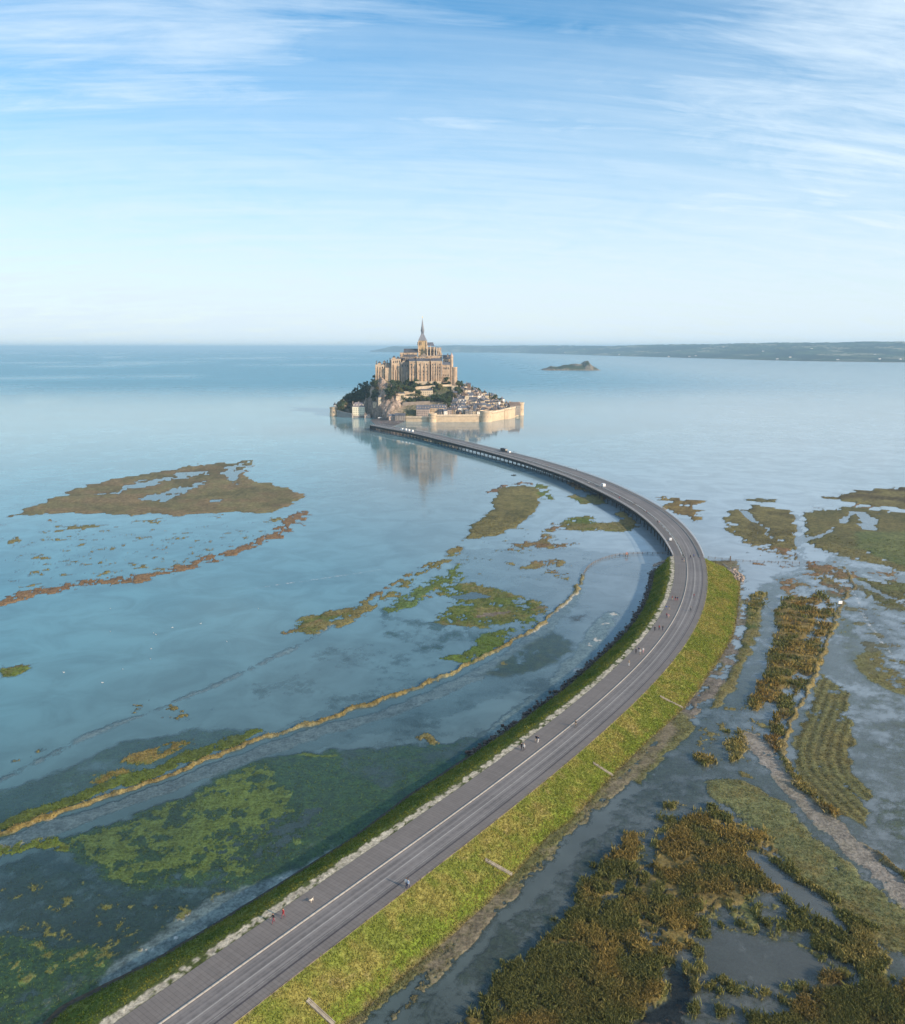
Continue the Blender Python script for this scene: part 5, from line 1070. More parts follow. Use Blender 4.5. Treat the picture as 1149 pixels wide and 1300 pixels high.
# garden walls stepping up the slope
gw = [((528,488.8),(559,488.2),3.2,'topmost pale garden wall directly under the south range of the abbey'), ((527,494.5),(553,492.6),4.0,'pale garden wall one level below the abbey foot, above the wide cream house'),
      ((503,506.2),(534,505.6),3.4,'long low garden wall on the left terraces below the low cottage'), ((553,503.6),(575,502.8),3.0,'mossy green garden wall between the dark tree belts right of the wide cream house'),
      ((511,515),(546,513.0),4.4,'tall weathered garden wall above the gate behind the long granite house'), ((560,491),(574,490.6),3.0,'short sunny garden wall under the east trees of the abbey'), ((513,499.5),(527,499),2.8,'short garden wall in the trees left of the wide cream house')]
for a, b, hh_, lab in gw:
    A_ = hit(*a); B_ = hit(*b)
    if A_ is None or B_ is None: continue
    z0 = min(A_[2], B_[2]); m = MB(); n = 8
    for i in range(n):
        t0, t1 = i/n, (i+1)/n; x0, x1 = A_[0]+(B_[0]-A_[0])*t0, A_[0]+(B_[0]-A_[0])*t1; y0, y1 = A_[1]+(B_[1]-A_[1])*t0, A_[1]+(B_[1]-A_[1])*t1; zz0, zz1 = A_[2]+(B_[2]-A_[2])*t0+hh_, A_[2]+(B_[2]-A_[2])*t1+hh_
        m.add([(x0, y0-1, z0-6), (x1, y1-1, z0-6), (x1, y1+.6, z0-6), (x0, y0+.6, z0-6), (x0, y0-1, zz0), (x1, y1-1, zz1), (x1, y1+.6, zz1), (x0, y0+.6, zz0)], [(3, 2, 1, 0), (4, 5, 6, 7), (0, 1, 5, 4), (2, 3, 7, 6)]+([(3, 0, 4, 7)] if i == 0 else [])+([(1, 2, 6, 5)] if i == n-1 else []))
    named(m.build('garden_wall', mat('mossy_wall', (.30, .32, .16), .9, .3, .5) if 'mossy' in lab else (ST_G if 'weathered' in lab else ST_P)), lab, 'wall', 'garden walls stepping up the rock')
# the village: terraced rows of houses, each placed on the slope
R = random.Random(21); ORD = ['first', 'second', 'third', 'fourth', 'fifth', 'sixth', 'seventh', 'eighth', 'ninth', 'tenth', 'eleventh', 'twelfth', 'thirteenth', 'fourteenth', 'fifteenth', 'sixteenth']
ROWN = ['row directly behind rampart', 'second row behind rampart', 'third row behind rampart', 'fourth row behind rampart', 'middle village row', 'row above parish church', 'upper village row', 'top village row', 'highest row by trees']
rows = [(527.6, 556, 641), (524.4, 569, 646), (520.6, 571, 652), (516.8, 573, 649), (512.8, 574, 643), (508.6, 577, 636), (504.4, 575, 627), (499.6, 584, 614), (494.0, 587, 604)]
taken = []
for ri, (yb, xa, xb) in enumerate(rows):
    px = xa+R.uniform(0, 2); k = 0
    while px < xb:
        wpx = R.uniform(3.9, 7.2)
        if R.random() < (.02 if ri < 5 else .12): px += 5; continue
        h_ = hit(px+wpx/2, yb+R.uniform(-.9, .9))
        if h_ is None or abs(px+wpx/2-596) < 8 and ri == 4: px += wpx; continue
        w = wpx*1.2; hwl = R.uniform(4.4, 8.2); hr = R.uniform(2.2, 4.0); ax = 'y' if R.random() < .42 else 'x'; d = R.uniform(6.5, 9)
        if ax == 'y': w = min(w, 7.0)
        wi = R.choices(range(6), [7, 5, 4, 2, 5, 1])[0]; rf = R.choices(range(3), [6, 6, 3])[0]
        small = 'narrow' if w < 6.9 else ('wide' if w > 8.8 else 'plain')
        e = house(h_[0], h_[1]+d/2, h_[2], w, d, hwl, hr, WALLS[wi][1], ROOFS[rf][1], R.uniform(-.5, .4), ax, R.choice((1, 1, 2)), 2 if w < 8 else 3, 2 if hwl > 5 else 1, dorm=(1 if ax == 'x' and R.random() < .35 else 0), name='village_house', sink=5)
        named(e, '%s %s house, %s roof, %s from left in %s' % (small, WALLS[wi][0], ROOFS[rf][0], ORD[min(k, 15)], ROWN[ri]), 'house', 'village houses above the rampart')
        taken.append((h_[0], h_[1]+d/2, max(w, d)/2)); k += 1
        px += wpx+R.uniform(-.5, .5)

# ---- trees: trunk and crown, crown of separate leaf clumps
def leaf_mat(name, c1, c2):
    m = bpy.data.materials.new(name); m.use_nodes = True; t = NT(m.node_tree)
    co = t.n('ShaderNodeTexCoord').outputs['Object']; oi = t.n('ShaderNodeObjectInfo').outputs['Random']
    n1 = t.noise(co, .55, 4, .6)
    c = t.mix(t.ramp(n1, .35, .65), c1, c2)
    c = t.n('ShaderNodeHueSaturation', {'Value': t.ramp(oi, 0, 1, .7, 1.35), 'Hue': t.ramp(oi, 0, 1, .485, .512), 'Color': c}).outputs[0]
    b = t.n('ShaderNodeBsdfPrincipled', {'Base Color': c, 'Roughness': .75, 'Specular IOR Level': .15})
    t.n('ShaderNodeOutputMaterial', {'Surface': b}); return m
LEAF = leaf_mat('evergreen_leaves', (.030, .052, .024), (.075, .095, .042)); LEAF2 = leaf_mat('autumn_leaves', (.085, .088, .032), (.15, .125, .055)); BARK = mat('bark', (.10, .075, .055), .9, .3, 2)
def leaf_cloud(blobs, n, size, seed):
    r = np.random.RandomState(seed); v = []; 
    bl = np.array(blobs); k = r.choice(len(bl), n, p=bl[:, 3]**2/np.sum(bl[:, 3]**2))
    u = r.normal(size=(n, 3)); u /= np.linalg.norm(u, axis=1)[:, None]; rad = r.uniform(.55, 1.08, n)[:, None]
    c = bl[k, :3]+u*rad*bl[k, 3:4]*np.array([1, 1, .85]); c += r.normal(size=(n, 3))*size*.2
    a = r.normal(size=(n, 3)); a /= np.linalg.norm(a, axis=1)[:, None]; b = np.cross(a, u+.3*r.normal(size=(n, 3))); b /= np.linalg.norm(b, axis=1)[:, None]+1e-6
    s = (size*r.uniform(.6, 1.4, n))[:, None]
    q = np.stack([c-a*s-b*s*.5, c+a*s*.3-b*s*.8, c+a*s+b*s*.5, c-a*s*.2+b*s*.8], 1).reshape(-1, 3)
    return q, np.arange(4*n).reshape(n, 4)
def make_tree(seed, hgt, rad, leaf, n=300, tall=False):
    r = random.Random(seed); e = empty('tree', (0, 0, 0)); tr = MB()
    tr.cyl(0, 0, -1.5, hgt*.6, .34, .14, 6); blobs = []
    for i in range(9 if not tall else 6):
        a = r.uniform(0, 6.28); q = rad*r.uniform(.1, .75)*(.5 if tall else 1); z = hgt*(r.uniform(.38, .86) if not tall else .3+.6*i/5)
        b = rad*r.uniform(.34, .6)*((1.2-z/hgt) if tall else 1)+.3; blobs.append((q*math.cos(a), q*math.sin(a), z, b)); tr.bar((0, 0, hgt*.35), (q*math.cos(a)*.8, q*math.sin(a)*.8, z), .14)
    tr.build('trunk', BARK, e)
    v, f = leaf_cloud(blobs, n, .48*(rad/3.5)**.5, seed); me = raw_mesh('crown', v, f, leaf); o = bpy.data.objects.new('crown', me); C.objects.link(o); o.parent = e; return e
protos = [make_tree(301, 8.5, 3.6, LEAF, 420), make_tree(302, 7.5, 4.0, LEAF, 450), make_tree(303, 9.5, 3.4, LEAF, 420), make_tree(304, 7.0, 3.6, LEAF2, 380), make_tree(305, 11, 2.4, LEAF, 360, True), make_tree(306, 5.0, 2.6, LEAF2, 260)]
used = [False]*len(protos); TN = ['dark green', 'broad dark', 'tall dark', 'olive brown', 'slender pointed', 'low russet']
def put_tree(k, x, y, z, s, rz, label, group):
    if not used[k]: o = protos[k]; used[k] = True
    else: o = copy_tree(protos[k])
    o.location = (x, y, z-.3); o.scale = (s, s, s*R.uniform(.9, 1.15)); o.rotation_euler = (0, 0, rz)
    return tag(o, label, 'tree', group)
def inpoly(px, py, poly):
    c = False
    for i in range(len(poly)):
        (ax, ay), (bx_, by) = poly[i], poly[(i+1) % len(poly)]
        if (ay > py) != (by > py) and px < (bx_-ax)*(py-ay)/(by-ay)+ax: c = not c
    return c
clumps = [
 (85, [(428,524),(434,512),(446,498),(456,484),(460,476),(474,474),(478,492),(480,505),(476,512),(462,512),(447,512),(444,520),(434,526)], [5,4,4,2,1,1], 'on the wooded western slope by the cliff', 'trees on the wooded western slope'),
 (48, [(492,508),(491,496),(500,490),(520,486),(530,488),(526,500),(514,499),(503,504),(492,510)], [5,4,3,3,1,1], 'below the western abbey buttresses', 'trees below the abbey buttresses'),
 (18, [(506,512),(520,508),(532,505),(545,507),(546,512),(530,512),(512,514)], [5,5,3,1,1,1], 'in the belt above the long granite house', 'trees in the lower garden belt'),
 (16, [(530,491.5),(558,491),(560,494),(552,499),(548,494),(530,493)], [4,3,3,2,0,2], 'on the terrace just under the south range', 'trees on the upper terrace'),
 (26, [(550,505),(572,505),(573,512),(574,521),(567,522),(566,512),(549,511)], [5,5,3,1,1,0], 'in the dark belt above the dormered stone house', 'trees above the dormered house'),
 (14, [(558,487),(564,480),(574,484),(580,488),(584,492),(572,492),(560,490)], [5,5,3,1,1,0], 'around the east end of the abbey', 'trees at the east end of the abbey'),
 (22, [(584,490),(596,489),(606,492),(614,498),(612,503),(600,500),(588,499),(583,505),(575,512),(572,503)], [5,4,3,2,2,1], 'between the upper village houses and the skyline', 'trees above the upper village'),
 (10, [(616,500),(626,502),(636,508),(645,514),(630,512),(618,508)], [3,3,3,2,1,3], 'scattered among the right-hand village roofs', 'trees among the village roofs')]
for n, poly, wts, where, grp in clumps:
    xs = [p[0] for p in poly]; ys = [p[1] for p in poly]; k = 0; tries = 0; pts = []
    while k < n and tries < 4000:
        tries += 1; x = R.uniform(min(xs), max(xs)); y = R.uniform(min(ys), max(ys))
        if not inpoly(x, y, poly) or any(abs(x-a)*1.0 < 1.6 and abs(y-b) < 1.1 for a, b in pts): continue
        h_ = hit(x, y)
        if h_ is None or any((h_[0]-t[0])**2+(h_[1]-t[1])**2 < (t[2]+1.2)**2 for t in taken): continue
        pts.append((x, y)); ti = R.choices(range(6), wts)[0]
        put_tree(ti, *h_, R.uniform(.75, 1.25), R.uniform(0, 6.28), '%s tree %s' % (TN[ti], where), grp); k += 1
for k in range(len(protos)):
    if not used[k]: bpy.data.objects.remove(protos[k])

# ============================================================ ISLET AND FAR COAST
def islet():
    a = G(690, 470.3); b = G(763, 470.3); cx, cy = (a[0]+b[0])/2, a[1]+90; hw_ = (b[0]-a[0])/2
    x = np.linspace(-hw_*1.08, hw_*1.08, 150); y = np.linspace(-110, 110, 60); X, Y = np.meshgrid(x, y)
    u = X/hw_; n = fbm(X/30, Y/30, 401, 5)-.5
    prof = np.interp(u, [-1.05, -.95, -.66, -.58, -.45, -.2, .2, .42, .52, .62, .75, .92, 1.05], [-.1, .05, .40, .36, .30, .52, .62, .60, .95, 1.0, .55, .22, -.1])
    c = np.clip(1-(Y/95)**2-.0, -.3, 1); Z = 44*prof*np.clip(c, 0, 1)**.45+n*14*np.clip(c, 0, 1)-4*(c <= 0.02)-1.0*(prof < 0)*8
    gx = np.gradient(Z, axis=1)/(x[1]-x[0]); rock = sm(.0, .6, n*3+np.abs(gx)*1.1)[..., None]*.8
    low = sm(9, 2, Z)[..., None]
    C_ = np.array((.045, .060, .028))*(1-rock)+np.array((.20, .165, .125))*rock; C_ = C_*(1-low)+np.array((.22, .18, .14))*low
    tag(grid_mesh('islet', X+cx, Y+cy, Z, vcol_mat('islet_rock', amp=.4, sc=.08, bump=1, bd=4), cols=C_, smooth=False), kind='structure')
islet()
def coast():
    # shoreline (photo column, row at the water) from the near right shore to the distant headland
    sh = [(470,446.9),(500,447.2),(560,447.4),(640,447.8),(700,449.3),(760,451.2),(830,453.2),(900,455.2),(960,457.0),(1020,458.6),(1080,459.4),(1149,460.3),(1250,461.0),(1400,461.5)]
    px = np.linspace(470, 1400, 460); sy = np.interp(px, [a for a, b in sh], [b for a, b in sh])
    g_ = np.array([G(a, b) for a, b in zip(px, sy)]); dirx = np.array([ray(a, 441) for a in px]); dirx = dirx[:, :2]/np.linalg.norm(dirx[:, :2], axis=1)[:, None]
    t = np.r_[np.linspace(0, 1, 70)]**1.35; depthm = np.interp(px, [470, 560, 700, 900, 1149, 1400], [1500, 2500, 4500, 5500, 6500, 6500])
    X = g_[:, 0][None]+dirx[:, 0][None]*depthm[None]*t[:, None]; Y = g_[:, 1][None]+dirx[:, 1][None]*depthm[None]*t[:, None]
    n = fbm(X/900, Y/900, 411, 5)-.5; n2 = fbm(X/250, Y/250, 412, 4)-.5
    topz = np.interp(px, [470, 485, 500, 560, 640, 760, 900, 1000, 1149, 1400], [6, 60, 118, 128, 130, 122, 138, 150, 155, 158])
    prof = sm(0, .85, t)[:, None]
    flat = np.interp(px, [470, 560, 760, 1149], [.0, .0, .05, .10])[None]
    Z = 2+np.clip((prof-flat)/(1-flat), 0, 1)*topz[None]*(1+.35*n)+n2*16*prof+14*(_hash(np.floor(X/55), np.floor(Y/55), 5) > .62)*prof
    Z[0] = -6
    cell = _hash(np.floor(X/230+n*1.2), np.floor(Y/330+n2), 77); wood = sm(.48, .56, fbm(X/420, Y/600, 413, 4))[..., None]
    C_ = np.where((cell > .68)[..., None], np.array((.24, .23, .15)), np.where((cell > .35)[..., None], np.array((.06, .09, .04)), np.array((.09, .11, .06))))*np.ones(X.shape+(3,))
    C_ = C_*(1-wood)+np.array((.014, .026, .020))*wood
    hd = ((np.abs((X/230+n*1.2)-np.round(X/230+n*1.2)) < .10) | (np.abs((Y/330+n2)-np.round(Y/330+n2)) < .12))[..., None]
    C_ = np.where(hd, np.array((.018, .030, .015)), C_)
    C_[:2] = (.30, .27, .22)
    tag(grid_mesh('hills', X, Y, Z, vcol_mat('far_fields', amp=.2, sc=.01, bump=0), cols=C_, smooth=False), kind='structure')
    # farmsteads too far off to tell apart
    R2 = random.Random(5); e0 = None
    for i in range(26):
        k = R2.randrange(120, 455); j = R2.randrange(10, 62); x, y, z = X[j, k], Y[j, k], Z[j, k]
        if px[k] > 1160: continue
        if e0 is None:
            e0 = empty('farmhouse', (0, 0, 0)); MB().box(-11, 11, -5, 5, -6, 7).build('wall', WHITE, e0); MB().gable(-11, 11, -5, 5, 7.01, 12, axis='x').build('roof', SLATE, e0); e = e0
        else: e = copy_tree(e0)
        e.location = (x, y, z); e.rotation_euler = (0, 0, R2.uniform(-.5, .5)); tag(e, 'tiny pale farmhouse among the hazy fields of the distant coast', 'house', 'farmhouses on the distant coast')
coast()
# ============================================================ HAZE
hz = MB().box(-62000, 62000, -62000, 62000, -12, 168)
hm = bpy.data.materials.new('sea_haze'); hm.use_nodes = True; t = NT(hm.node_tree)
pv = t.n('ShaderNodeVolumePrincipled', {'Color': (.48, .77, 1.0, 1), 'Density': 6.5e-5, 'Anisotropy': 0.0})
ov = t.n('ShaderNodeOutputMaterial', {}); t.link(pv.outputs[0], ov.inputs['Volume'])
tag(hz.build('haze', hm), kind='stuff')
# ============================================================ PLANTS ON THE FLATS AND BANKS (countless: stuff)
def tufts(name, x, y, z, hgt, wid, col, nb, lean, seed, matl, var=.35):
    """nb tapering blades per point, one mesh"""
    r = np.random.RandomState(seed); n = len(x)
    X = np.repeat(x, nb); Y = np.repeat(y, nb); Z = np.repeat(z, nb); Hh = np.repeat(hgt, nb)*r.uniform(.6, 1.25, n*nb); Ww = np.repeat(wid, nb)*r.uniform(.6, 1.3, n*nb)
    a = r.uniform(0, 2*np.pi, n*nb); sp = np.repeat(wid, nb)*1.3
    X = X+r.normal(size=n*nb)*sp; Y = Y+r.normal(size=n*nb)*sp
    b = r.uniform(0, 2*np.pi, n*nb); l = np.abs(r.normal(size=n*nb))*lean*Hh
    ux, uy = np.cos(a)*Ww/2, np.sin(a)*Ww/2; tx, ty = X+np.cos(b)*l, Y+np.sin(b)*l
    mxx, myy = X+np.cos(b)*l*.35, Y+np.sin(b)*l*.35
    v = np.stack([np.stack([X-ux*.6, Y-uy*.6, Z-.06], 1), np.stack([X+ux*.6, Y+uy*.6, Z-.06], 1), np.stack([mxx+ux, myy+uy, Z+Hh*.6], 1), np.stack([tx, ty, Z+Hh], 1), np.stack([mxx-ux, myy-uy, Z+Hh*.6], 1)], 1).reshape(-1, 3)
    f = np.arange(5*n*nb).reshape(-1, 5)
    me = raw_mesh(name, v, f, matl)
    cc = np.repeat(np.repeat(col, nb, 0)*r.uniform(1-var, 1+var, (n*nb, 1)), 5, 0)
    at = me.color_attributes.new('col', 'FLOAT_COLOR', 'POINT'); at.data.foreach_set('color', np.concatenate([cc, np.ones((len(cc), 1))], 1).astype(np.float32).ravel())
    o = bpy.data.objects.new(name, me); C.objects.link(o); return tag(o, kind='stuff')
def blade_mat():
    m = bpy.data.materials.new('blades'); m.use_nodes = True; t = NT(m.node_tree)
    c = t.n('ShaderNodeAttribute', attribute_name='col').outputs['Color']
    a = t.n('ShaderNodeBsdfDiffuse', {0: c}); b = t.n('ShaderNodeBsdfTranslucent', {0: c})
    t.n('ShaderNodeOutputMaterial', {'Surface': t.n('ShaderNodeMixShader', {0: .25, 1: a, 2: b})}); return m
M_BLADE = blade_mat()
rs = np.random.RandomState(11)
N = 560000
ra = 1/rs.uniform(1/92., 1/520., N)**1.0; an = rs.uniform(-math.radians(42), math.radians(42), N)
qx, qy = ra*np.sin(an), ra*np.cos(an)
ph, pc, pr = ground_fn(qx, qy)
k = (pr > .45) & (ph > -.02) & (fbm(qx/2.6, qy/2.6, 64, 4, .7)+.25*fbm(qx/14, qy/14, 65, 3) > .565)
d_ = ra[k]; big = vn(qx[k]/3.0, qy[k]/3.0, 61)
hgt = (.35+.95*fbm(qx[k]/5, qy[k]/5, 62, 3)**1.2)*(1+d_/500)*np.where(qx[k] < 0, .4, .78); wid = .10+d_*.0009
rc = pc[k]*1.9; w_ = sm(.35, .65, fbm(qx[k]/7, qy[k]/7, 63, 3))[:, None]
rc = rc*(1-w_)+np.array((.15, .155, .055))*w_
tufts('reeds', qx[k], qy[k], ph[k], hgt, wid, rc, 5, .55, 1, M_BLADE)
k2 = (pr <= .45) & (ph > .02) & (rs.uniform(size=N) < .5) & (pc[:, 2] < .55*pc[:, 1])
d2_ = ra[k2]
tufts('marsh_grass', qx[k2], qy[k2], ph[k2], (.07+.10*rs.uniform(size=k2.sum()))*(1+d2_/300), .05+d2_*.0005, pc[k2]*1.35, 3, .6, 2, M_BLADE)
# emergent blades in the flooded meadow
k3 = (ph <= .02) & (ph > -.13) & (pc[:, 1] > pc[:, 0]*1.15) & (rs.uniform(size=N) < .16)
tufts('drowned_grass', qx[k3], qy[k3], ph[k3], .13+.06*rs.uniform(size=k3.sum()), .05+ra[k3]*.0004, pc[k3]*1.3, 3, .6, 3, M_BLADE)
# bank grass
def bank_grass(side, n, seed):
    r = np.random.RandomState(seed); s = SD-(SD-150)*r.uniform(size=n)**.8; kk = r.uniform(.0, 1.0, n)
    if side == 'R': off = -.15+(FR(s)*endtaper(s)+.15)*kk; z = 5.95-5.75*np.minimum(1, kk**.92)
    else: off = 16.6+(FL(s)*endtaper(s)-16.6)*kk; z = 5.90-5.7*np.minimum(1, kk**1.1)
    x, y = rpt(s, off); nz = fbm(x/3, y/3, 101, 4)-.5; z = z+nz*.55*np.sin(np.pi*kk/1.12)
    U = np.zeros((1, n)); b = fbm(x/1.6, y/1.6, 103, 4); a = fbm(x/5, y/5, 102, 4); w = sm(.38, .6, a*.55+b*.45)[:, None]
    if side == 'R':
        c = np.array((.205, .240, .045))*(1-w)+np.array((.30, .27, .075))*w; f = sm(.90, 1.02, kk)[:, None]; c = c*(1-f)+np.array((.17, .13, .06))*f
    else:
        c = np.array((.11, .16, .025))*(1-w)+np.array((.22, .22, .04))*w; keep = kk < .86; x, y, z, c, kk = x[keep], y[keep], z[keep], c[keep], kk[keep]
    rr = np.hypot(x, y)
    tufts('bank_grass', x, y, z, (.08+.11*r.uniform(size=len(x)))*(1+rr/600), .07+rr*.0006, c, 3, .8, seed+5, M_BLADE, .16)
bank_grass('R', 70000, 31); bank_grass('L', 34000, 32)
# boulders lining the foot of the left bank and the tip of the right bank: countless rubble
def rubble(name, s, off, z, size, seed, m, kind='stuff'):
    r = np.random.RandomState(seed); V = []; Fc = []
    base = np.array([(-1,-1,-1),(1,-1,-1),(1,1,-1),(-1,1,-1),(-1,-1,1),(1,-1,1),(1,1,1),(-1,1,1)], float)
    fc = np.array([(3,2,1,0),(4,5,6,7),(0,1,5,4),(1,2,6,5),(2,3,7,6),(3,0,4,7)])
    x, y = rpt(s, off)
    for i in range(len(s)):
        b = base*r.uniform(.55, 1, (8, 3))*size[i]*np.array([1, 1, .7])/2; a = r.uniform(0, 6.28); ca, sa = math.cos(a), math.sin(a)
        b = np.stack([b[:, 0]*ca-b[:, 1]*sa, b[:, 0]*sa+b[:, 1]*ca, b[:, 2]], 1)+np.array([x[i], y[i], z[i]])
        V.append(b); Fc.append(fc+8*i)
    me = raw_mesh(name, np.concatenate(V), np.concatenate(Fc), m); o = bpy.data.objects.new(name, me); C.objects.link(o); return tag(o, kind=kind)
r = np.random.RandomState(8); n = 1500; s = SD-(SD-(S_BR-230))*r.uniform(size=n)**1.6; o_ = FL(s)*endtaper(s)+r.normal(size=n)*.8
rubble('rubble', s, o_, .25+.4*r.uniform(size=n), r.uniform(.3, 1.1, n), 9, mat('dark_rubble', (.085, .07, .062), .9, .5, .5, .4))
n = 420; s = SD-18+20*r.uniform(size=n); o_ = FR(s)*endtaper(s)*r.uniform(.82, 1.12, n)
rubble('rubble', s, o_, .3+.9*r.uniform(size=n), r.uniform(.4, 1.3, n), 10, mat('pale_rubble', (.30, .24, .20), .9, .5, .5, .4))
n = 380; s = SD-3+4.5*r.uniform(size=n); o_ = r.uniform(17, 24, n)
rubble('rubble', s, o_, 4.6*np.clip(1-(o_-15)/10, 0, 1)+.4, r.uniform(.3, .9, n), 12, mat('pale_rubble', (.30, .24, .20)))

# ============================================================ DRAIN CHUTES, FENCES, BOARD
def on_bank(px, py):
    z = 3.0
    for _ in range(6):
        g = np.array(G(px, py, z)); i = np.argmin(((RC-g)**2).sum(1)); s = RS[i]; off = float(np.dot(g-RC[i], RN[i])); kk = np.clip((off+.15)/(float(FR(s))*endtaper(s)+.15), 0, 1.1); z = 5.95-5.75*min(1, kk**.92)
    return g[0], g[1], z
CHUTE = mat('chute_concrete', (.30, .27, .22), .9, .3, 1.2, .3)
for a, b, lab in (((390,1270),(424,1302),'pale concrete drain chute on the grass bank at the bottom edge of the photo'), ((616,1092),(650,1111),'short concrete drain chute on the bank right of the two walkers'),
                  ((753,969),(778,985),'concrete drain chute on the bank beside the lone cyclist'), ((838,884),(867,899),'thin concrete drain chute halfway up the curving grass bank'), ((918,716),(943,736),'long pale drain chute at the far tip of the grass bank')):
    A_ = on_bank(*a); B_ = on_bank(*b); e = MB(); v = Vector(B_)-Vector(A_); sd = v.cross(Vector((0, 0, 1))).normalized()*.32
    for q in (-1, 1): e.bar(Vector(A_)+sd*q+Vector((0, 0, .18)), Vector(B_)+sd*q+Vector((0, 0, .18)), .14, .34)
    e.bar(Vector(A_)+Vector((0, 0, .10)), Vector(B_)+Vector((0, 0, .10)), .5, .2)
    tag(e.build('drain_chute', CHUTE), lab, 'drain chute', 'drain chutes on the grass bank')
WOOD = mat('grey_post_wood', (.13, .10, .08), .9, .3, 2, .2); WOODL = mat('weathered_rail', (.20, .165, .13), .9, .3, 2, .2)
def fence(pts, step, hgt, label, rails=(.45, .85), z0=0.0, w=.14, cat='fence'):
    pw = [G(*p) for p in pts]; L = [0]
    for a, b in zip(pw, pw[1:]): L.append(L[-1]+math.dist(a, b))
    e = empty('fence', (pw[0][0], pw[0][1], 0)); tag(e, label, cat); n = int(L[-1]/step); last = None; ra_ = MB()
    for i in range(n+1):
        s = L[-1]*i/n; x = np.interp(s, L, [p[0] for p in pw])-pw[0][0]; y = np.interp(s, L, [p[1] for p in pw])-pw[0][1]
        jx = random.uniform(-.05, .05)
        MB().bar((x, y, -1.0), (x+jx, y, z0+hgt*random.uniform(.92, 1.06)), w).build('post', WOOD, e)
        if last:
            for r_ in rails: ra_.bar((*last, z0+r_*hgt), (x, y, z0+r_*hgt), .05, .09)
        last = (x, y)
    ra_.build('rail', WOODL, e); return e
fence([(741,729),(746,721),(754,715),(766,710),(780,706),(797,704),(820,703),(848,703.5)], 2.6, 1.1, 'thin dark post fence curving through shallow water to the bridge abutment', rails=(.25, .6, .9), w=.2)
fence([(899,709),(915,710.5),(930,712),(944,713.5),(980,715),(1015,716)], 3.2, 1.2, 'dark timber fence running out into the water right of the bridge abutment', rails=(.35, .8), w=.18)
p_ = G(927, 713); MB().bar((p_[0], p_[1], -1), (p_[0], p_[1], 2.9), .5).build('marker_post', WOOD); tag(bpy.data.objects['marker_post'], 'thick dark marker post standing by the timber fence off the bank tip', 'post')
p_ = G(795.5, 706.5); e = empty('sluice_marker', (p_[0], p_[1], 0)); tag(e, 'small reddish marker platform on the curved fence in the lagoon', 'marker')
m_ = MB(); [m_.bar((a, b, -1), (a, b, 1.0), .15) for a in (-.6, .6) for b in (-.4, .4)]; m_.build('legs', WOOD, e); MB().box(-.9, .9, -.6, .6, 1.0, 1.25).build('platform', WOODL, e); MB().box(-.5, .5, -.35, .35, 1.252, 2.2).build('marker_box', mat('faded_red_paint', (.42, .22, .19), .7), e)
p_ = G(1066.5, 770); e = empty('information_board', (p_[0], p_[1], .3), .15); tag(e, 'blank white board on two posts beside the straw bank on the right', 'board')
MB().box(-.85, .85, -.05, .05, .9, 2.1).build('panel', mat('white_paint', (.82, .80, .78), .5, .05), e)
for q in (-.7, .7): MB().bar((q, .12, -1), (q, .12, 2.15), .12).build('post', WOOD, e)

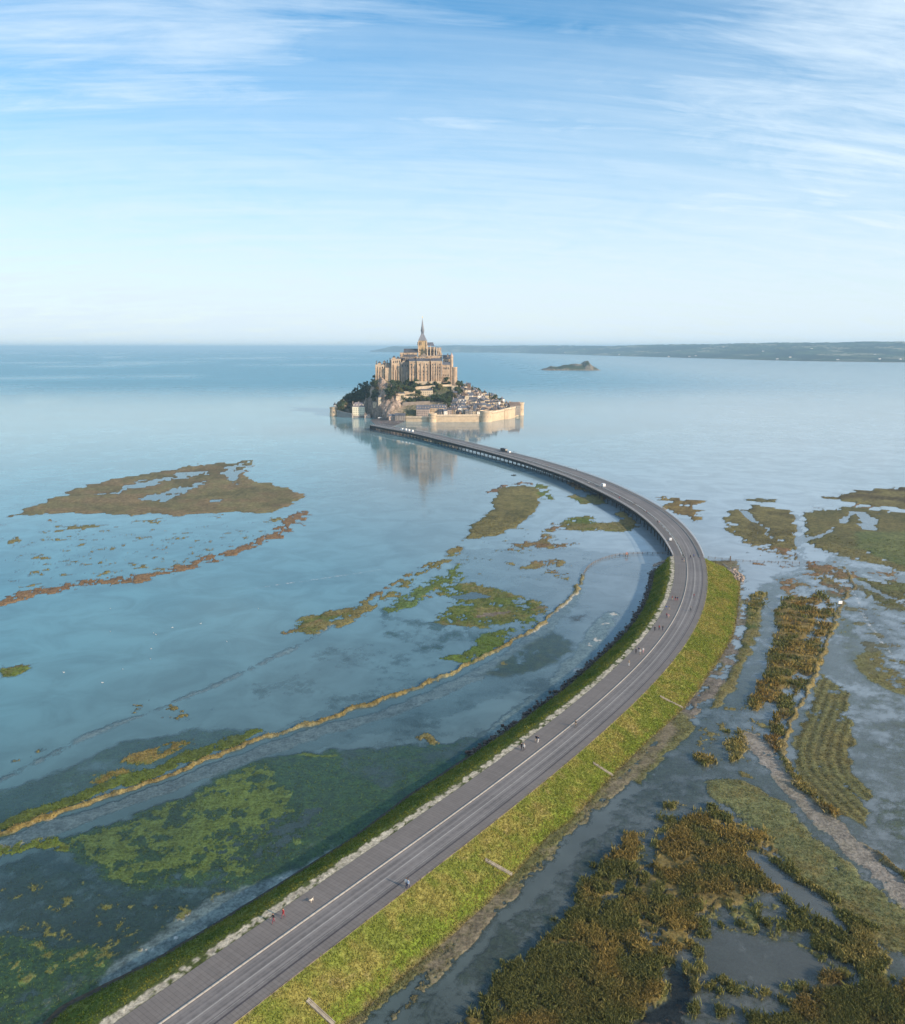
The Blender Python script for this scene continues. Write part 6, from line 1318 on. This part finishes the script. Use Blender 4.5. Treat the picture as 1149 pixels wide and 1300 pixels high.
# ============================================================ PEOPLE
def skinned(verts, edges, name, sub=1):
    me = bpy.data.meshes.new(name); me.from_pydata([v[:3] for v in verts], edges, []); o = bpy.data.objects.new(name, me); C.objects.link(o)
    md = o.modifiers.new('skin', 'SKIN'); md.use_smooth_shade = True; sv = me.skin_vertices[0].data
    for i, v in enumerate(verts): sv[i].radius = (v[3], v[4] if len(v) > 4 else v[3]); sv[i].use_root = (i == 0)
    s = o.modifiers.new('sub', 'SUBSURF'); s.levels = sub; s.render_levels = sub
    dg = bpy.context.evaluated_depsgraph_get(); ev = o.evaluated_get(dg); m2 = bpy.data.meshes.new_from_object(ev, depsgraph=dg); bpy.data.objects.remove(o); m2.name = name; return m2
def person_mesh(stride, arm, bend=0.0, pose='walk'):
    """faces -Y; 1.74 m tall; pelvis is the root"""
    V = [(0, 0, .93, .15, .115)]; E = []
    def add(p, par): V.append(p); E.append((par, len(V)-1)); return len(V)-1
    w = add((0, -.01, 1.08, .135, .10), 0); c = add((0, -.02-bend*.3, 1.30, .165, .115), w); n0 = add((0, -.02-bend*.45, 1.44, .10, .09), c)
    nk = add((0, -.03-bend*.5, 1.52, .055), n0); hd = add((0, -.05-bend*.55, 1.60, .075, .085), nk); h2 = add((0, -.045-bend*.55, 1.68, .082, .095), hd); h3 = add((0, -.04-bend*.55, 1.735, .05, .055), h2)
    ns = add((0, -.155-bend*.55, 1.63, .014), hd)
    for q in (-1, 1):
        er = add((q*.09, -.03-bend*.55, 1.635, .016), hd)
        hp = add((q*.095, 0, .88, .088), 0)
        st = q*stride
        if pose == 'ride': kn = add((q*.11, -.33, .80+.12*q, .062), hp); an_ = add((q*.11, -.20+.06*q, .40+.13*q, .042), kn); ft = add((q*.11, -.33+.06*q, .33+.13*q, .038, .03), an_)
        else: kn = add((q*.10, -st*.5-.05, .50, .062), hp); an_ = add((q*.10, -st+.02*(q > 0), .10+max(0, -st)*.25, .042), kn); ft = add((q*.11, -st-.14, .035+max(0, -st)*.12, .040, .03), an_)
        sh = add((q*.19, -.02-bend*.45, 1.40, .062), n0)
        if pose == 'ride': el = add((q*.25, -.22-bend*.4, 1.18, .043), sh); wr = add((q*.22, -.52, 1.06, .030), el); d = Vector((0, -1, -.2)).normalized()
        else: el = add((q*.245, st*arm*.35, 1.12, .043), sh); wr = add((q*.25, st*arm-.10, .90, .030), el); d = Vector((0, -.25, -1)).normalized()
        W_ = Vector(V[wr][:3]); pm = add((*(W_+d*.05), .034, .018), wr)
        for j, (o_, l) in enumerate(((-.027, .065), (-.009, .075), (.009, .072), (.027, .058))):
            b0 = W_+d*.095+Vector((0, o_, 0)) if pose != 'ride' else W_+d*.095+Vector((o_, 0, 0))
            f1 = add((*b0, .0095), pm); f2 = add((*(b0+d*l*.5+Vector((-q*.008, 0, 0))), .009), f1); add((*(b0+d*l+Vector((-q*.028, 0, 0))), .008), f2)
        t1 = add((*(W_+d*.045+Vector((-q*.012, -.035, 0))), .011), pm); add((*(W_+d*.085+Vector((-q*.018, -.055, 0))), .0095), t1)
    return skinned(V, E, 'body', 1)
SKIN = mat('skin', (.50, .33, .24), .6, .05); SHOE = mat('dark_shoe', (.05, .04, .04), .6, .1)
def cloth(n, c): return mat('cloth_'+n, c, .85, .15, 6)
CL = dict(black=cloth('black', (.022, .022, .028)), red=cloth('red', (.42, .05, .05)), white=cloth('white', (.72, .70, .68)), blue=cloth('blue', (.05, .10, .32)), light=cloth('light_blue', (.42, .52, .68)), grey=cloth('grey', (.20, .20, .21)), tan=cloth('tan', (.42, .32, .22)), navy=cloth('navy', (.03, .04, .09)), maroon=cloth('maroon', (.20, .04, .06)), pink=cloth('pink', (.60, .30, .32)))
HAIR = dict(dark=mat('dark_hair', (.03, .02, .015), .6, .2, 8), brown=mat('brown_hair', (.12, .07, .035), .6, .2, 8), fair=mat('fair_hair', (.40, .28, .14), .6, .2, 8))
PM = {}
for nm, args in (('stride', (.30, .8)), ('counter', (-.27, .8)), ('stand', (.04, 1.0)), ('ride', (.2, 0, .35, 'ride'))):
    me = person_mesh(*args)
    for m_ in (SKIN, CL['grey'], CL['navy'], SHOE): me.materials.append(m_)
    for p in me.polygons:
        c = p.center
        if c.z > 1.49: i = 0
        elif nm != 'ride' and abs(c.x) > .19 and c.z < .93: i = 0
        elif nm == 'ride' and c.y < -.50: i = 0
        elif c.z > .97 or (abs(c.x) > .17 and c.z > .93): i = 1
        elif c.z > (.11 if nm != 'ride' else .30): i = 2
        else: i = 3
        p.material_index = i; p.use_smooth = True
    PM[nm] = me
def hair_mesh(long):
    m = MB(); pr = [(.0015, .10), (.05, .098), (.085, .07), (.098, .03), (.096, 0), (.088, -.03)]
    m.lathe(0, 0, [(a, b) for a, b in pr], 12)
    if long: m.lathe(0, .05, [(.07, 0), (.075, -.10), (.06, -.20), (.02, -.24)], 10)
    me = bpy.data.meshes.new('hair'); me.from_pydata(m.v, [], m.f); me.materials.append(HAIR['dark']); me.polygons.foreach_set('use_smooth', [True]*len(m.f)); return me
HM_ = [hair_mesh(False), hair_mesh(True)]
def recol(o, i, m_): o.material_slots[i].link = 'OBJECT'; o.material_slots[i].material = m_
def person(x, y, z, rz, pose, top, bot, hair, label, group=None, scale=1.0, long=False, hat=False):
    b = bpy.data.objects.new('person', PM[pose]); C.objects.link(b); b.location = (x, y, z); b.rotation_euler = (0, 0, rz); b.scale = (scale*1.15,)*3
    recol(b, 1, CL[top]); recol(b, 2, CL[bot])
    h_ = bpy.data.objects.new('hair', HM_[1 if long else 0]); C.objects.link(h_); h_.parent = b; h_.location = (0, -.03-(.19 if pose == 'ride' else 0), 1.672); recol(h_, 0, HAIR[hair])
    return tag(b, label, 'person', group)
def road_at(px, py, z=6.0, lo=None, hi=None):
    g = np.array(G(px, py, z)); i = np.argmin(((RC-g)**2).sum(1)); s = RS[i]; off = float(np.dot(g-RC[i], RN[i]))
    if lo is not None: off = min(max(off, lo*float(Wd(s))), hi*float(Wd(s)))
    x, y = rpt(s, off); d = _t[i]; return float(x), float(y), math.atan2(d[1], d[0]), s
# heading 'away' = walking towards the abbey, 'home' = towards the camera
def walker(px, py, way, pose, top, bot, hair, label, group='walkers on the plank footway', lo=None, hi=None, z=6.006, **k):
    x, y, a, s = road_at(px, py, z, lo, hi); rz = a+math.pi/2+(0 if way == 'away' else math.pi)
    return person(x, y, z, rz+random.uniform(-.15, .15), pose, top, bot, hair, label, group, **k)
W = walker
W(350,1170,'home','stride','black','maroon','dark','walker in black top at the chalk verge, nearest pair to the camera, on the left', scale=1.03)
W(354.6,1169,'home','counter','red','maroon','brown','walker in red top beside the black-topped walker, nearest pair to the camera', long=True)
W(511.5,1130,'away','stride','white','navy','brown','walker in white top, left of the pair at the right road edge', 'walkers at the right road edge', scale=1.04)
W(516,1130,'away','counter','light','navy','dark','walker in pale blue top, right of the pair at the right road edge', 'walkers at the right road edge', scale=1.04)
W(662,952,'home','stride','black','black','dark','walker all in black on the plank footway, nearest of the second pair from the verge', scale=1.02)
W(666,952.5,'home','counter','white','black','fair','walker in white top and black trousers beside the all-black walker', long=True)
W(682,941,'home','counter','black','tan','dark','walker in black jacket and tan trousers, left one of the third pair up the road')
W(685.5,941,'home','stride','navy','white','brown','walker in navy jacket and white trousers, right one of the third pair up the road', long=True)
W(806.5,831,'home','stride','black','black','dark','walker in black at the left of the crowd of four on the footway')
W(810,829,'home','counter','navy','grey','brown','walker in navy at the back of the crowd of four on the footway')
W(812.5,831,'home','stand','white','tan','fair','walker in white top and tan trousers amid the crowd of four', long=True)
W(816,829.5,'home','stride','white','pink','dark','walker in white top and pink trousers at the right of the crowd of four')
W(798,846,'home','stand','tan','white','fair','lone walker in tan and white just below the crowd of four', long=True)
W(831.5,801,'away','stride','black','black','dark','walker in black, leftmost of three abreast on the footway below the bend')
W(836,801,'away','counter','red','black','brown','walker in red jacket in the middle of three abreast below the bend', long=True)
W(841,801,'away','stride','black','navy','dark','walker in black jacket and navy trousers, rightmost of three abreast')
W(846,784.5,'home','counter','maroon','navy','dark','walker in maroon jacket between the three abreast and the blue-jacketed walker')
W(848.5,785,'home','stride','pink','tan','fair','small walker in pink beside the maroon-jacketed walker', scale=.8, long=True)
W(845.5,775,'home','stride','blue','grey','brown','walker in bright blue jacket near the chalk verge below the bend')
W(849.5,775,'home','counter','grey','tan','dark','walker in grey and tan beside the blue-jacketed walker')
W(853.5,762,'away','stride','maroon','tan','brown','walker in maroon jacket and tan trousers, left one of three before the bridge')
W(857.5,762,'away','counter','black','red','dark','walker in black jacket and red trousers, middle one of three before the bridge')
W(859.8,763,'away','stride','navy','maroon','dark','walker in navy jacket and maroon trousers, right one of three before the bridge')
W(866,714,'home','stand','navy','grey','dark','walker in navy standing where the left walkway joins the dike, left one')
W(868.5,714,'home','stand','grey','tan','brown','walker in grey standing where the left walkway joins the dike, right one', long=True)
W(876.5,709,'away','stride','black','navy','dark','walker in black crossing the roadway at the start of the bridge')
W(880.5,707.5,'away','counter','blue','black','brown','walker in blue crossing the roadway at the start of the bridge')
GB = 'distant walkers on the bridge walkways'
for i, (px, py, lo, hi, top, bot, lab) in enumerate(((834.5,664.5,.70,.97,'black','navy','walker in black on the left bridge walkway a little beyond the white cart'),(836.8,665,.70,.97,'pink','grey','walker in pink beside the black-clad walker beyond the white cart'),
   (821,652,.70,.97,'maroon','navy','walker in maroon on the left walkway of the bridge bend'),(808.5,641,.70,.97,'navy','black','left walker of the navy and black pair on the bridge bend'),(811,641.5,.70,.97,'black','tan','right walker of the pair on the bridge bend, tan trousers'),
   (786,634,.70,.97,'red','navy','walker in red on the left walkway where the bend straightens'),(748,615,.70,.97,'white','navy','walker in white on the left walkway just beyond the white van'),
   (728,598,.02,.12,'navy','navy','lone dark walker on the right walkway halfway along the bridge'),(696,593,.70,.97,'tan','navy','walker in tan on the left walkway short of the black bus'),
   (652,575,.02,.12,'black','navy','left walker of the dark pair on the right walkway beside the black bus'),(655,576,.02,.12,'grey','navy','right walker of the dark pair on the right walkway beside the black bus'),
   (592,562,.70,.97,'white','grey','walker in white on the left walkway beyond the black bus'),(591,558.5,.02,.12,'navy','grey','walker in navy on the far walkway beyond the black bus'),(556,556,.70,.97,'pink','grey','walker in pink on the far stretch of the bridge'))):
    W(px, py, 'away' if i % 2 else 'home', ('stride', 'counter')[i % 2], top, bot, ('dark', 'brown')[i % 2], lab, GB, lo, hi, z=6.07 if hi < .2 else 5.97)
for i, (px, py, top) in enumerate(((484,537.6,'red'),(487,536.8,'navy'),(490,538.2,'white'),(493,536.6,'black'),(497,537.8,'tan'),(500,536.0,'blue'),(503,537.2,'maroon'),(479,536.6,'grey'),(506,536.6,'pink'))):
    g_ = G(px, py, .55); person(g_[0], g_[1], .56, i*1.3, 'stand', top, 'navy', 'dark', 'visitor in %s top waiting on the stone apron below the gatehouse' % top, 'visitors on the stone apron')
# ---- cyclists: bicycle is its own thing, the rider another
TYRE = mat('black_rubber', (.02, .02, .02), .8, .1); STEEL = mat('painted_steel', (.10, .12, .16), .4, .1, 3, 0, .5, .5)
def bicycle(x, y, z, rz, label):
    e = empty('bicycle', (x, y, z), rz); tag(e, label, 'bicycle', 'bicycles on the road')
    for yy in (-.52, .52):
        m = MB(); n = 20
        for i in range(n):
            a, b = 2*math.pi*i/n, 2*math.pi*(i+1)/n; m.bar((0, yy+.33*math.cos(a), .34+.33*math.sin(a)), (0, yy+.33*math.cos(b), .34+.33*math.sin(b)), .035)
        w_ = m.build('wheel', TYRE, e); s_ = MB(); [s_.bar((0, yy, .34), (0, yy+.32*math.cos(a), .34+.32*math.sin(a)), .006) for a in np.linspace(0, 6.28, 9)]; s_.build('spokes', M_RAIL, w_)
    f = MB(); [f.bar(a, b, .035) for a, b in (((0, .52, .34), (0, .05, .34)), ((0, .05, .34), (0, .18, .85)), ((0, .18, .82), (0, -.33, .85)), ((0, .05, .34), (0, -.33, .80)), ((0, -.33, .95), (0, -.52, .34)), ((0, .52, .34), (0, .18, .80)))]; f.build('frame', STEEL, e)
    MB().bar((-.26, -.36, .98), (.26, -.36, .98), .03).build('handlebar', M_RAIL, e); MB().box(-.07, .07, .08, .32, .88, .93).build('saddle', TYRE, e); return e
def cyclist(px, py, way, top, bot, lab, lab2):
    x, y, a, s = road_at(px, py); rz = a+math.pi/2+(0 if way == 'away' else math.pi)
    bicycle(x, y, 6.012, rz, lab2); person(x+.15*math.sin(-rz)*0, y, 6.012+.02, rz, 'ride', top, bot, 'dark', lab, 'cyclists on the road')
cyclist(732,922,'home','black','tan','cyclist in black top riding alone on the kerb line of the road','bicycle under the black-topped cyclist on the kerb line')
cyclist(881,759,'away','maroon','navy','cyclist in maroon riding up the roadway before the bridge','bicycle under the maroon-clad cyclist before the bridge')
cyclist(876.5,776,'away','grey','black','cyclist in grey on the roadway, nearer of the two before the bridge','bicycle under the grey-clad cyclist before the bridge')
# ---- small pale dog trotting on the planks
V = [(0, .30, .46, .085, .10)]; E = []
def add(p, par): V.append(p); E.append((par, len(V)-1)); return len(V)-1
ch = add((0, -.05, .46, .10, .13), 0); nk = add((0, -.26, .56, .065), ch); hd = add((0, -.36, .64, .065, .06), nk); mz = add((0, -.50, .60, .032), hd); tl = add((0, .45, .52, .02), 0); add((0, .58, .64, .012), tl)
for q in (-1, 1):
    add((q*.045, -.33, .73, .018), hd); a1 = add((q*.07, .30, .34, .055), 0); a2 = add((q*.07, .36, .20, .028), a1); add((q*.07, .30+.05*q, .03, .026), a2)
    b1 = add((q*.07, -.08, .34, .045), ch); b2 = add((q*.07, -.10-.05*q, .18, .025), b1); add((q*.07, -.13-.05*q, .03, .026), b2)
me = skinned(V, E, 'dog', 1); me.materials.append(mat('pale_fur', (.62, .55, .45), .9, .25, 6)); [setattr(p, 'use_smooth', True) for p in me.polygons]
x, y, a, s = road_at(395, 1146); dg_ = bpy.data.objects.new('dog', me); C.objects.link(dg_); dg_.location = (x, y, 6.006); dg_.rotation_euler = (0, 0, a-math.pi/2+.2); dg_.scale = (1.25,)*3
tag(dg_, 'small pale dog trotting alone along the plank footway ahead of the nearest pair', 'dog')

# ============================================================ VEHICLES
PAINT_W = mat('white_car_paint', (.78, .78, .78), .3, .04, 2, 0, .5); PAINT_B = mat('black_bus_paint', (.020, .022, .028), .3, .1, 2, 0, .5)
def wheel(e, x, y, r_=.42, w_=.26):
    m = MB(); n = 14
    v = [(x+s*w_/2, y+r_*math.cos(2*math.pi*i/n), r_+r_*math.sin(2*math.pi*i/n)) for s in (-1, 1) for i in range(n)]
    m.add(v, [(i, (i+1) % n, n+(i+1) % n, n+i) for i in range(n)]+[tuple(range(n-1, -1, -1)), tuple(range(n, 2*n))]); wl = m.build('wheel', TYRE, e)
    h_ = MB(); v = [(x+s*(w_/2+.01), y+r_*.5*math.cos(2*math.pi*i/n), r_+r_*.5*math.sin(2*math.pi*i/n)) for s in (-1, 1) for i in range(n)]
    h_.add(v, [(i, (i+1) % n, n+(i+1) % n, n+i) for i in range(n)]+[tuple(range(n-1, -1, -1)), tuple(range(n, 2*n))]); h_.build('hub', M_RAIL, wl)
def profile_body(prof, w, name, m_, e, crown=.12):
    """side profile (y, z) extruded across width with rounded shoulders"""
    mb = MB(); n = len(prof); xs = [(-w/2, .0), (-w/2+crown, 1), (w/2-crown, 1), (w/2, 0)]; zc = sum(p[1] for p in prof)/n
    v = []
    for x, k_ in xs:
        for (yy, zz) in prof: v.append((x, yy*(1 if k_ else .985), zz if k_ else zz-(.10 if zz > zc else 0)))
    f = [(j*n+i, j*n+(i+1) % n, (j+1)*n+(i+1) % n, (j+1)*n+i) for j in range(3) for i in range(n)]+[tuple(range(n)), tuple(range(4*n-1, 3*n-1, -1))]
    mb.add(v, f); return mb.build(name, m_, e)
def bus(px, py, label):
    x, y, a, s = road_at(px, py, 6.0, .22, .5); e = empty('shuttle_bus', (x, y, 6.03), a+math.pi/2); tag(e, label, 'bus')
    L = 11.0; profile_body([(-L/2, .4), (-L/2, 1.6), (-L/2+.3, 3.0), (-L/2+.8, 3.15), (L/2-.8, 3.15), (L/2-.3, 3.0), (L/2, 1.6), (L/2, .4)], 2.5, 'body', PAINT_B, e)
    for q in (-1, 1):
        for i in range(6): MB().box(q*1.27-.02, q*1.27+.02, -4.7+1.6*i, -3.25+1.6*i, 1.35, 2.55).build('window', GLASS, e)
        for yy in (-3.4, 3.2): wheel(e, q*1.12, yy, .48)
        MB().box(q*.9-.18, q*.9+.18, -L/2-.04, -L/2+.05, .75, .95).build('headlight', M_RAIL, e)
    MB().box(-1.05, 1.05, -L/2-.03, -L/2+.1, 1.35, 2.6).build('windscreen', GLASS, e); MB().box(-.8, .8, -2.5, 2.0, 3.153, 3.4, 0, .15, .2).build('roof_unit', mat('grey_plastic', (.12, .12, .13), .6), e); return e
bus(640, 573.2, 'long black shuttle bus driving on the middle of the bridge')
def van(px, py, label, group=None, name='van', L=5.2, hgt=2.3, lo=.18, hi=.58, w=1.95, cat='van'):
    x, y, a, s = road_at(px, py, 6.0, lo, hi); e = empty(name, (x, y, 6.03), a-math.pi/2+math.pi); tag(e, label, cat, group)
    profile_body([(-L/2, .35), (-L/2, 1.0), (-L/2+.9, 1.15), (-L/2+1.5, hgt-.1), (-L/2+1.9, hgt), (L/2-.15, hgt), (L/2, hgt-.25), (L/2, .35)], w, 'body', PAINT_W, e)
    for q in (-1, 1):
        for yy in (-L*.3, L*.3): wheel(e, q*(w/2-.12), yy, .34, .2)
        for yy in (-L*.12, L*.12, L*.33): MB().box(q*(w/2+.01)-.02, q*(w/2+.01)+.02, yy-L*.08, yy+L*.08, hgt*.56, hgt*.84).build('window', GLASS, e)
        MB().box(q*w*.36-.14, q*w*.36+.14, -L/2-.03, -L/2+.05, .7, .86).build('headlight', M_RAIL, e)
    ws = MB(); ws.add([(-w*.4, -L/2+.93, 1.2), (w*.4, -L/2+.93, 1.2), (w*.38, -L/2+1.42, hgt-.2), (-w*.38, -L/2+1.42, hgt-.2)], [(0, 1, 2, 3)]); ws.build('windscreen', GLASS, e); return e
van(646.5, 574.8, 'small white car just in front of the black shuttle bus', name='car', L=4.2, hgt=1.55, w=1.75, cat='car')
van(765.5, 617.5, 'white van alone on the bridge where the deck begins to bend', lo=.55, hi=.61)
van(851, 686.5, 'small white cart on the left walkway near the start of the bridge', name='cart', L=2.4, hgt=1.7, lo=.72, hi=.95, w=1.3, cat='cart')
for px, py, lab in ((510.5,546.3,'leftmost'),(514.4,546.6,'second from left'),(518.8,547.6,'third from left'),(522.8,548.4,'rightmost')):
    van(px, py, 'white shuttle van at the far bridge end, %s of four' % lab, 'white shuttle vans at the bridge end', name='shuttle_van', L=5.6, hgt=2.6, lo=.2, hi=.9)
# white tent on the shore by the crag
g_ = hit(482.5, 532.6) or (*G(482.5, 532.6, 1), 1.0); e = empty('tent', (g_[0], g_[1]-1, .56)); tag(e, 'low white tent on the shore at the foot of the crag', 'tent')
MB().hip(-3.2, 3.2, -2, 2, 1.4, 2.6, ins=1.2).build('canopy', CL['white'], e); m_ = MB(); [m_.bar((a, b, -.5), (a, b, 1.42), .1) for a in (-3, 3) for b in (-1.8, 1.8)]; m_.build('poles', M_RAIL, e)
MB().box(-3.1, 3.1, 1.75, 1.8, 0, 1.4).build('back_panel', CL['white'], e)
# small dark dinghy
g_ = G(652.3, 603.5); e = empty('dinghy', (g_[0], g_[1], 0), 1.9); tag(e, 'small dark dinghy crossing the water beside the bridge', 'boat')
hu = MB(); n = 9; V_ = []
for i in range(n):
    u = i/(n-1); yy = -2.2+4.4*u; b = .85*math.sin(math.pi*min(1, .18+u*.62))**.6 if u < 1 else .8
    b = .85*(1-(1-u)**2.6) if u < .5 else .84
    V_ += [(-b, yy, .45+.18*(1-u)**2), (-b*.6, yy, -.15), (b*.6, yy, -.15), (b, yy, .45+.18*(1-u)**2)]
F_ = [(4*i+j, 4*i+j+1, 4*i+j+5, 4*i+j+4) for i in range(n-1) for j in range(3)]+[(4*n-4, 4*n-3, 4*n-2, 4*n-1)]
hu.add(V_, F_); hu.build('hull', PAINT_B, e)
for yy in (-.4, .9): MB().box(-.7, .7, yy-.15, yy+.15, .30, .36).build('bench', WOODL, e)
person(g_[0], g_[1], -.35, 1.9, 'stand', 'black', 'black', 'dark', 'person in black standing in the dark dinghy', 'people afloat')
# ---- gulls resting on the still water
BIRD = mat('white_plumage', (.80, .79, .77), .7, .06, 5); WINGG = mat('grey_wing', (.36, .37, .40), .7, .1, 5); BEAK = mat('yellow_beak', (.6, .4, .05), .5)
e0 = None
for px, py, lab in ((140,773,'second from left of the four gulls west of the sunken marsh'),(219,797,''),(255,792,''),(328,773,''),(140,802,''),(195,804,''),(198,806,''),(192,824,''),(191,837,''),(156,850,''),(81,854,''),(130,867,''),(288,815,'')):
    g_ = G(px, py)
    if e0 is None:
        e0 = empty('gull', (0, 0, 0)); V = [(0, .15, .12, .09, .08)]; E = []; b1 = add((0, -.08, .13, .10, .09), 0); b2 = add((0, -.20, .22, .045), b1); b3 = add((0, -.23, .30, .05), b2); add((0, .36, .15, .03, .015), 0)
        me = skinned(V, E, 'body', 1); me.materials.append(BIRD); o = bpy.data.objects.new('body', me); C.objects.link(o); o.parent = e0
        for q in (-1, 1):
            w_ = MB(); w_.add([(q*.07, -.12, .20), (q*.115, .02, .17), (q*.09, .25, .17), (q*.03, .42, .19), (q*.045, .10, .235), (q*.125, .05, .13)], [(0, 1, 4), (1, 2, 4), (2, 3, 4), (0, 5, 1), (1, 5, 2)]); w_.build('wing', WINGG, e0)
        bk = MB().cyl(0, 0, 0, .07, .014, .002, 6).build('beak', BEAK, e0); bk.location = (0, -.27, .30); bk.rotation_euler = (math.radians(95), 0, 0); e = e0
    else: e = copy_tree(e0)
    e.location = (g_[0], g_[1], 0); e.rotation_euler = (0, 0, random.uniform(0, 6)); e.scale = (1.15,)*3
    tag(e, 'white gull resting on the open water left of the marsh', 'gull', 'gulls resting on the open water')
# ---- thin foam lines on the water
def foam(pts, w, name='foam'):
    pw = spline([G(*p) for p in pts], 2.0, 3); d = np.gradient(pw, axis=0); d /= np.linalg.norm(d, axis=1)[:, None]; nn = np.stack([-d[:, 1], d[:, 0]], 1); k = np.linspace(0, 1, len(pw)); ww = w*np.sin(np.pi*np.clip(k*.9+.08, 0, 1))[:, None]
    wig = (fbm(k*18, k*0, 5, 3)-.5)[:, None]*w*1.5
    A_ = pw+nn*(ww+wig); B_ = pw-nn*(ww-wig); X = np.stack([A_[:, 0], B_[:, 0]]); Y = np.stack([A_[:, 1], B_[:, 1]]); tag(grid_mesh(name, X, Y, np.full_like(X, .006), FOAM), kind='stuff')
FOAM = bpy.data.materials.new('sea_foam'); FOAM.use_nodes = True; t = NT(FOAM.node_tree); co = t.n('ShaderNodeTexCoord').outputs['Object']
al = t.ramp(t.noise(co, .35, 5, .7), .46, .66, 0, .42)
t.n('ShaderNodeOutputMaterial', {'Surface': t.n('ShaderNodeMixShader', {0: al, 1: t.n('ShaderNodeBsdfTransparent', {}), 2: t.n('ShaderNodeBsdfDiffuse', {0: (.75, .78, .80, 1)})})})
foam([(480,581.5),(520,583),(560,588),(600,594),(645,602)], 1.1); foam([(322,747),(360,741),(420,733),(490,722)], .9); foam([(650,1003),(640,1010)], .3)
foam([(1082,745),(1100,790),(1130,830),(1149,850)], .8)
